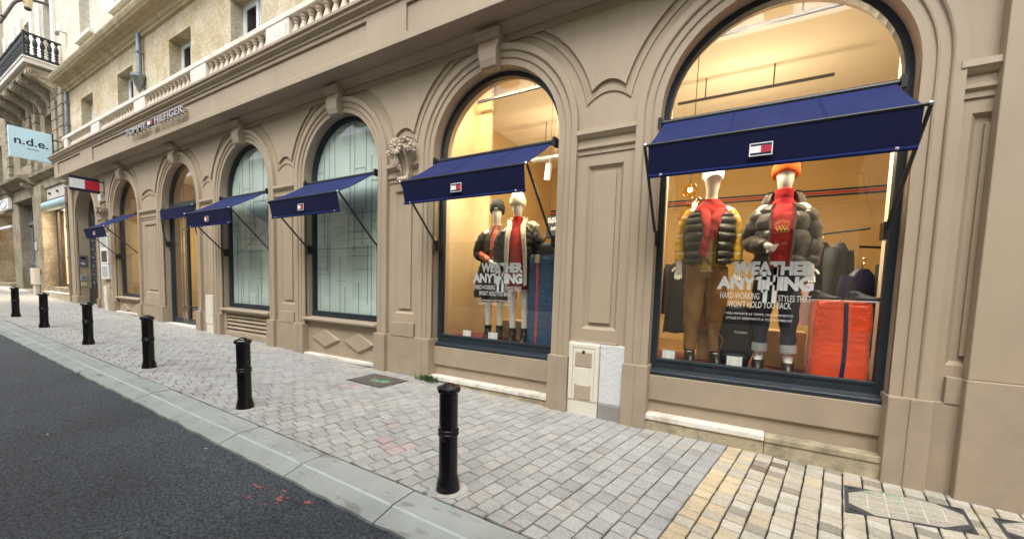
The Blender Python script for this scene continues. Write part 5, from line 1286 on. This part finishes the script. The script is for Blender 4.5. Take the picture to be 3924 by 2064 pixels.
jk = torso([(0, .01, .70, .20, .155), (0, .01, .9, .21, .16), (0, .01, 1.1, .205, .158), (0, .01, 1.28, .205, .15), (0, .01, 1.39, .185, .12), (0, .01, 1.45, .13, .09)], bp, 'puffer_jacket', m4, puff=(.09, 8), a0=lambda q: .55-.05*q, a1=lambda q: 2*PI-.62+.05*q, thick=.03, sub=14,
      sleeves=[[(-.15, .02, 1.39), (-.22, .025, 1.29), (-.255, .035, 1.15), (-.262, .0, .97)], [(.15, .02, 1.39), (.22, .025, 1.29), (.255, .035, 1.15), (.262, -.01, .97)]], srad=(.08, .085, .078, .066), spuff=(.13, 6))
mb = MB()
for s in (-1, 1): mb.tube([(s*.10, -.03, 1.53), (s*.085, -.10, 1.44), (s*.10, -.16, 1.30), (s*.115, -.165, 1.05), (s*.115, -.165, .72)], [.03, .034, .03, .026, .024], 12, 6, flat=.55)
mb.tube([(-.10, -.03, 1.53), (-.08, .06, 1.55), (0, .09, 1.56), (.08, .06, 1.55), (.10, -.03, 1.53)], .032, 12, 5)
mb.build('fleece_lining', fleece, jk, smooth=60)
mb = MB(); rr = random.Random(12); base = [(-.06, .14, 1.47), (.06, .16, 1.48), (.15, .12, 1.47), (.20, .03, 1.45), (.17, -.04, 1.44)]
mb.tube(base, [.04, .055, .06, .055, .035], 14, 8)
mb.v = [(x+rr.gauss(0, .007), y+rr.gauss(0, .007), z+rr.gauss(0, .007)) for x, y, z in mb.v]
mb.build('fur_trim', M('cream_fur', (.74, .66, .48), .95, .2, 30, .8, 90, sheen=.5), jk, smooth=20)
mb = MB(); mb.loft([(0, 0, .68, .185, .13), (0, 0, .8, .175, .122), (0, 0, .95, .15, .108)], 34, sub=5, zsh=lambda a, q: .008*math.sin(a*10)*(1-q)); mb.build('skirt', plaid_mat('red_check', (.42, .015, .015), (.08, .01, .02), (.6, .3, .2), .07), m4, smooth=60)
for s, l in zip((-1, 1), legs3): boot(m4, l[1], dark_leather, s, .19)

# ================================================================== NEIGHBOURING HOUSE (pale blue shop sign)
house = thing('stone_house', 'weathered limestone house with balcony and blue rolled shop awning', 'building')
WY = .15
def rect(a, b, c, d): return [(a, c), (b, c), (b, d), (a, d)]
mb = MB(); mb.prism(rect(-33.2, -23.12, -.6, 9.45), WY, .7, [rect(-27.2, -23.35, .98, 5.35), rect(-32.1, -29.0, .72, 5.05), rect(-31.3, -29.9, 6.7, 8.3), rect(-26.6, -25.2, 6.7, 8.3)])
mb.build('wall', stone_old, house)
mb = MB(); mb.prism(rect(-33.2, -22.98, 9.45, 19), WY, .7, [rect(-26.0, -24.6, 9.7, 12.8), rect(-29.2, -27.8, 9.7, 12.8), rect(-32.4, -31.0, 9.7, 12.8)]); mb.build('wall', stone_bright, house)
for c in (-25.3, -28.5, -31.7):
    upper_window(c, 9.7, 12.8, house, .7, .42)
    for s in (-.95, .95):
        mb = MB(); mb.box(c+s-.16, c+s+.16, .04, WY+.01, 9.6, 13.2); mb.box(c+s-.2, c+s+.2, .0, WY+.01, 9.6, 9.9); mb.build('pilaster', M('pale_pilaster', (.70, .68, .62), .8, .08, 4), house, bevel=.015)
for c in (-30.6, -25.9): upper_window(c, 6.7, 8.3, house, .7, .45)
for x in (-33.0, -28.7, -27.6, -24.5, -23.6):     # rusticated piers
    mb = MB()
    for k in range(8): mb.box(x-.28, x+.28, .0, WY+.01, 6.12+.41*k, 6.12+.41*k+.385)
    mb.build('rusticated_pier', stone_old, house, bevel=.02)
mb = MB(); mb.prism([(.2, 5.72), (.08, 5.74), (.0, 5.8), (-.10, 5.86), (-.12, 5.98), (.0, 6.05), (.2, 6.1)], -33.2, -23.1, ax='x'); mb.build('string_course', stone_old, house)
mb = MB(); mb.prism([(.2, 5.55), (-.05, 5.6), (-.25, 5.75), (-.42, 5.8), (-.45, 5.92), (.2, 6.15)], -32.6, -28.3, ax='x'); mb.box(-32.3, -28.7, .0, .2, 5.05, 5.55); mb.build('door_hood', stone_old, house, bevel=.01)
for x in (-32.35, -28.65):
    mb = MB(); mb.prism([(.18, 5.0), (.05, 5.05), (-.02, 5.2), (-.10, 5.4), (-.28, 5.5), (-.30, 5.62), (.18, 5.62)], x-.16, x+.16, ax='x'); mb.tube([(x+.17, -.12+.1*math.cos(a), 5.5+.1*math.sin(a)) for a in [k*.7 for k in range(9)]], .02, 6); mb.build('carved_console', stone_old, house, bevel=.01)
mb = MB(); mb.box(-27.25, -23.2, .0, .2, .3, .72); mb.m = 1; mb.box(-27.25, -23.2, -.02, .2, .72, .78); mb.build('skirting', [stone, stone_pale], house, bevel=.01)
for a, b in ((-28.7, -27.2),):
    mb = MB(); mb.box(a, b, .03, WY+.01, -.2, 5.5); mb.box(a-.03, b+.03, -.01, WY+.01, -.2, 1.5); mb.build('door_pier', stone_old, house, bevel=.015)
# shop window, shutter box and rolled awning
mb = MB(); mb.prism(rect(-27.18, -23.3, 1.0, 4.5), .45, .52, [rect(-26.92, -23.3, 1.12, 4.40)]); sw = mb.build('shop_window', brown_frame, house)
mb = MB(); mb.box(-26.92, -23.3, .48, .49, 1.12, 4.40); mb.build('pane', glass, sw)
mb = MB(); mb.box(-27.2, -23.3, .22, .30, 4.75, 5.34); sb_ = mb.build('shop_board', M('pale_board', (.56, .54, .48), .7, .06, 3), house)
mb = MB()
for x in (-26.6, -25.4, -24.2): mb.lathe([(.04, -.05), (.06, 0), (.03, .05)], 8, (x, .19, 5.08))
mb.build('board_fixing', black_metal, sb_)
mb = MB(); mb.tube([(-27.0, .16, 4.52), (-23.3, .16, 4.52)], .19, 20); mb.build('rolled_awning', M('pale_blue_canvas', (.40, .58, .62), .7, .08, 2), house, smooth=50)
mb = MB(); mb.box(-27.1, -23.3, .1, .28, 4.70, 4.76); mb.build('awning_box', black_metal, house)
mb = MB(); mb.box(-27.6, -23.2, 2.6, 2.7, .8, 4.7); mb.box(-27.3, -27.2, .55, 2.6, .8, 4.7); mb.box(-27.3, -23.2, .7, 2.6, 4.5, 4.7); mb.box(-27.3, -23.2, .7, 2.6, .8, .95); mb.build('shop_inside', M('peach_interior', (.86, .70, .55), .8, .03, .5), house)
mb = MB(); mb.box(-24.6, -24.2, 1.2, 1.3, 2.6, 3.6); mb.box(-24.3, -24.0, .9, 1.0, 2.9, 3.4); mb.build('inside_picture', M('tan_picture', (.42, .32, .22), .8), house)
ld = bpy.data.lights.new('neighbour_shop_light', 'AREA'); ld.energy = 260; ld.size = 2.0; ld.color = (1, .80, .58); lo = bpy.data.objects.new('neighbour_shop_light', ld); C.objects.link(lo); lo.location = (-25.4, 1.2, 4.4)
# house door
mb = MB(); mb.box(-32.1, -29.0, .50, .6, .72, 5.05); dd = mb.build('house_door', blue_grey, house)
for x in (-31.2, -29.85):
    mb = MB(); mb.box(x-.42, x+.42, .482, .499, 2.2, 3.95); mb.box(x-.42, x+.42, .482, .499, 4.2, 4.9); mb.build('pane', dark_glass, dd)
    mb = MB(); mb.box(x-.45, x+.45, .46, .5, .95, 1.9); mb.box(x-.34, x+.34, .445, .465, 1.08, 1.78); mb.build('panel', blue_grey, dd, bevel=.02)
mb = MB(); mb.box(-32.1, -29.0, .42, .5, 3.98, 4.14); mb.box(-32.1, -29.0, .45, .5, 1.95, 2.1); mb.build('rail', blue_grey, dd, bevel=.02)
mb = MB(); mb.box(-33.0, -28.4, -.05, .5, .2, .74); mb.build('door_step', sill_stone, house, bevel=.02)
mb = MB(); mb.prism([(-33.5, .0), (-29.6, -.0), (-29.8, -.75), (-31.5, -.95), (-34, -.75)], .0, .0, ax='z') if False else mb.add([(x, y, gz(x, y)+z) for z in (.09, -.05) for x, y in ((-34, 0), (-29.4, 0), (-29.5, -.45), (-31, -.75), (-34.5, -.7))], [(0, 1, 2, 3, 4), (9, 8, 7, 6, 5)]+[(i, (i+1) % 5, 5+(i+1) % 5, 5+i) for i in range(5)])
tag(mb.build('stone_slab', stone_pale, bevel=.01), 'pale stone slab laid in the pavement before the blue grey door', 'paving slab')
mb = MB(); mb.box(-28.5, -28.1, -.01, .03, 2.6, 3.0); tag(mb.build('wall_plate', M('door_plate', (.45, .42, .36), .6, .1), bevel=.01), 'small stone coloured plate with dark mark on the pier by the blue grey door', 'wall plate')
t = thing('letter_box', 'cream box on a post at the pier left of the lit neighbouring shop', 'utility box', (-28.0, -.12, .62))
mb = MB(); mb.box(-.28, .28, -.10, .12, .42, 1.16); mb.build('box', cream_p, t, bevel=.02); mb = MB(); mb.prism([(-.14, -.1), (.14, -.1), (.2, .42), (-.2, .42)], -.05, .1); mb.build('post', cream_p, t, bevel=.01)
# balcony with cast iron railing on carved consoles
bx0, bx1, by = -33.0, -23.65, -.84
mb = MB(); mb.box(bx0, bx1, by, WY, 9.42, 9.58); mb.box(bx0, bx1+.02, by-.03, WY, 9.58, 9.66); bal2 = mb.build('balcony', stone_pale, house, bevel=.02)
mb = MB(); mb.box(bx0+.2, bx1-.15, by+.12, WY, 9.28, 9.42); mb.build('balcony_soffit', stone_old, bal2)
iron = M('cast_iron_black', (.014, .015, .017), .5, .2, 8)
mb = MB(); mb.box(bx0, bx1, by+.02, by+.07, 10.48, 10.54); mb.box(bx1-.07, bx1-.02, by+.07, WY, 10.48, 10.54); mb.box(bx0, bx1, by+.02, by+.07, 9.68, 9.76); mb.box(bx1-.07, bx1-.02, by+.07, WY, 9.68, 9.76); mb.box(bx1-.08, bx1-.01, by+.01, by+.08, 9.66, 10.56)
rl = mb.build('railing', iron, bal2)
ip = [(.02, 9.76), (.05, 9.78), (.03, 9.85), (.06, 9.9), (.03, 9.95), (.065, 10.0), (.035, 10.06), (.06, 10.12), (.07, 10.2), (.05, 10.3), (.02, 10.38), (.05, 10.42), (.06, 10.48)]
for k in range(5): mb = MB(); mb.lathe(ip, 10, (bx1-.045, by+.14+.18*k, 0)); mb.build('iron_baluster', iron, rl, smooth=40)
for k in range(40): mb = MB(); mb.lathe(ip, 8, (bx1-.2-.19*k, by+.045, 0)); mb.build('iron_baluster', iron, rl, smooth=40)
for x in (-23.85, -25.1, -26.4, -27.7, -29.2, -30.8):
    mb = MB(); side = [(WY, 8.35), (.0, 8.4), (-.02, 8.55), (-.12, 8.72), (-.35, 8.86), (-.55, 8.95), (-.70, 8.98), (-.78, 9.06), (-.78, 9.18), (-.70, 9.28), (WY, 9.30)]
    mb.prism(side, x-.17, x+.17, ax='x')
    for s in (-1, 1):
        mb.tube([(x+s*.17, -.62+(.14-.005*q)*math.cos(q*.5), 9.10+(.14-.005*q)*math.sin(q*.5)) for q in range(24)], .022, 6)
        mb.tube([(x+s*.17, -.02+(.16-.006*q)*math.cos(q*.5), 8.68+(.16-.006*q)*math.sin(q*.5)) for q in range(24)], .022, 6)
        mb.tube([(x+s*.17, -.60, 8.98), (x+s*.17, -.4, 9.05), (x+s*.17, -.2, 9.0), (x+s*.17, -.05, 8.85)], .02, 6, 4)
    mb.build('carved_console', stone_old, bal2, bevel=.012, smooth=30)
t = thing('security_camera', 'small grey security camera on a white bracket above the balcony end', 'camera', (-22.75, .1, 10.62))
mb = MB(); mb.tube([(-.3, -.18, .0), (.0, -.22, -.06)], .06, 10); mb.build('body', M('camera_grey', (.22, .22, .23), .4), t, smooth=50); mb = MB(); mb.box(-.16, -.04, -.2, .05, .06, .35); mb.build('bracket', white_p, t, bevel=.01)
# far houses
far = thing('far_shop_house', 'pale stone house farthest up the street with a warm lit shop', 'building')
mb = MB(); mb.prism(rect(-75, -33.2, -.5, 17), .28, .9, [rect(-38.6, -34.6, .95, 4.9), rect(-44, -41, .95, 4.6), rect(-37.5, -36.2, 6.5, 8.6), rect(-41, -39.7, 6.5, 8.6)]); mb.build('wall', stone_old, far)
mb = MB(); mb.box(-38.6, -34.6, 1.3, 1.4, .9, 4.9); mb.box(-34.75, -34.6, .9, 1.3, .9, 4.9); mb.build('shop_inside', M('warm_interior', (.80, .66, .46), .8, .05, 1), far)
mb = MB(); mb.box(-38.6, -34.6, .2, .34, 4.0, 4.12); mb.prism([(.30, 4.0), (.18, 4.0), (.06, 2.9), (.20, 2.9)], -38.6, -38.45, ax='x'); mb.build('shop_frame', white_p, far)
mb = MB(); mb.box(-38.7, -34.5, .05, .35, .5, .95); mb.build('step', sill_stone, far); 
mb = MB(); mb.prism([(.3, 5.9), (.05, 6.0), (-.1, 6.15), (.3, 6.3)], -75, -33.2, ax='x'); mb.build('string_course', stone_old, far)
ld = bpy.data.lights.new('far_shop_light', 'AREA'); ld.energy = 14; ld.size = 1.2; ld.color = (1, .7, .35); lo = bpy.data.objects.new('far_shop_light', ld); C.objects.link(lo); lo.location = (-36.5, .9, 4.6)
t = thing('hanging_sign', 'white oval signboard above the warm lit shop farthest left', 'sign', (-34.2, .15, 4.95))
mb = MB(); mb.box(-2.4, .0, -.05, .1, 0, .55); mb.build('board', white_p, t, bevel=.01); mb = MB(); mb.tube([(-1.1+.8*math.cos(a), -.055, .28+.2*math.sin(a)) for a in [2*PI*k/20 for k in range(21)]], .02, 5); mb.build('oval_line', grey_ink, t)
t = thing('cloth_covered_table', 'small table under a white cloth on the far left doorstep', 'table', (-39.6, -.3, gz(-39.6)))
mb = MB(); mb.loft([(0, 0, 0, .75, .42), (0, 0, .4, .62, .36), (0, 0, .78, .55, .32), (0, 0, .8, .53, .3)], 40, sub=3, pw=5, zsh=lambda a, q: .03*math.sin(a*7)*(1-q)); mb.build('cloth', white_p, t, smooth=50)
t = thing('street_lamp', 'wall lantern on a slanting iron arm above the balcony railing', 'street lamp', (-24.5, WY, 10.6))
mb = MB(); mb.tube([(0, 0-1.36, .21), (0, -1.15, .75), (0, -.94, 1.22), (0, -.55, 1.5), (0, -.02, 1.6)], .05, 8, 4); mb.lathe([(.02, -.06), (.09, 0), (.02, .06)], 10, (0, -1.27, .49))
mb.build('arm', M('iron_brown', (.07, .055, .045), .6), t, smooth=50)
mb = MB(); mb.lathe([(.04, -.3), (.10, -.26), (.10, -.2), (.05, -.16)], 8, (0, -.66, 1.35)); mb.build('burner', black_metal, t)
mb = MB(); mb.lathe([(.10, -.2), (.17, .25), (.17, .27), (.04, .42)], 8, (0, -.66, 1.35)); mb.build('lantern', M('straw_glass', (.62, .50, .28), .3, .2, 9), t)

# ================================================================== HOUSE ACROSS THE STREET (mirrored in the panes)
opp = thing('opposite_house', 'pale stone house across the street, mirrored in the shop panes', 'building')
OY = -8.25; hl = []; oc = [3.6+3.4*k for k in range(-14, 5)]
for c in oc: hl += [rect(c-1.05, c+1.05, .7, 3.5), rect(c-.6, c+.6, 4.7, 7.2)]
mb = MB(); mb.prism(rect(-52, 34, -1, 8.6), OY-.5, OY, hl); mb.build('wall', M('opposite_stone', (.74, .68, .56), .85, .1, 1, .2, 40), opp)
mb = MB(); mb.prism([(OY-.5, 8.45), (OY+.05, 8.45), (OY+.12, 8.55), (OY+.34, 8.65), (OY+.38, 8.8), (OY-.5, 8.9)], -52, 26, ax='x'); mb.prism([(OY-.1, 4.05), (OY+.08, 4.1), (OY+.14, 4.25), (OY-.1, 4.3)], -52, 26, ax='x'); mb.build('cornice', stone_pale, opp)
sh = MB(); sh.box(-.6, .6, OY-.42, OY-.3, 4.7, 7.2)
for k in range(2): sh.box(-.6+.62*k, -.02+.62*k, OY-.28, OY-.24, 4.75, 4.85); sh.box(-.6+.62*k, -.02+.62*k, OY-.28, OY-.24, 6.2, 6.28)
shb = None
for c in oc:
    if shb is None: shb = sh.build('window', M('opposite_window', (.10, .11, .12), .25, .2, 2), opp); o = shb
    else: o = shb.copy(); C.objects.link(o)
    o.location = (c, 0, 0)
    mb = MB()
    for x in (-.6, -.04, .52): mb.box(c+x, c+x+.08, OY-.30, OY-.24, 4.7, 7.2)
    mb.box(c-.6, c+.6, OY-.3, OY-.245, 7.12, 7.2); mb.build('frame', white_p, opp)
mb = MB()
for i, c in enumerate(oc): mb.m = i % 3; mb.box(c-1.05, c+1.05, OY-.4, OY-.3, .7, 3.5)
mb.build('shopfront', [M('opp_shop_a', (.06, .07, .08), .2, .2, 1), M('opp_shop_b', (.16, .12, .08), .3, .2, 1), M('opp_shop_c', (.05, .06, .06), .2, .2, 1)], opp)
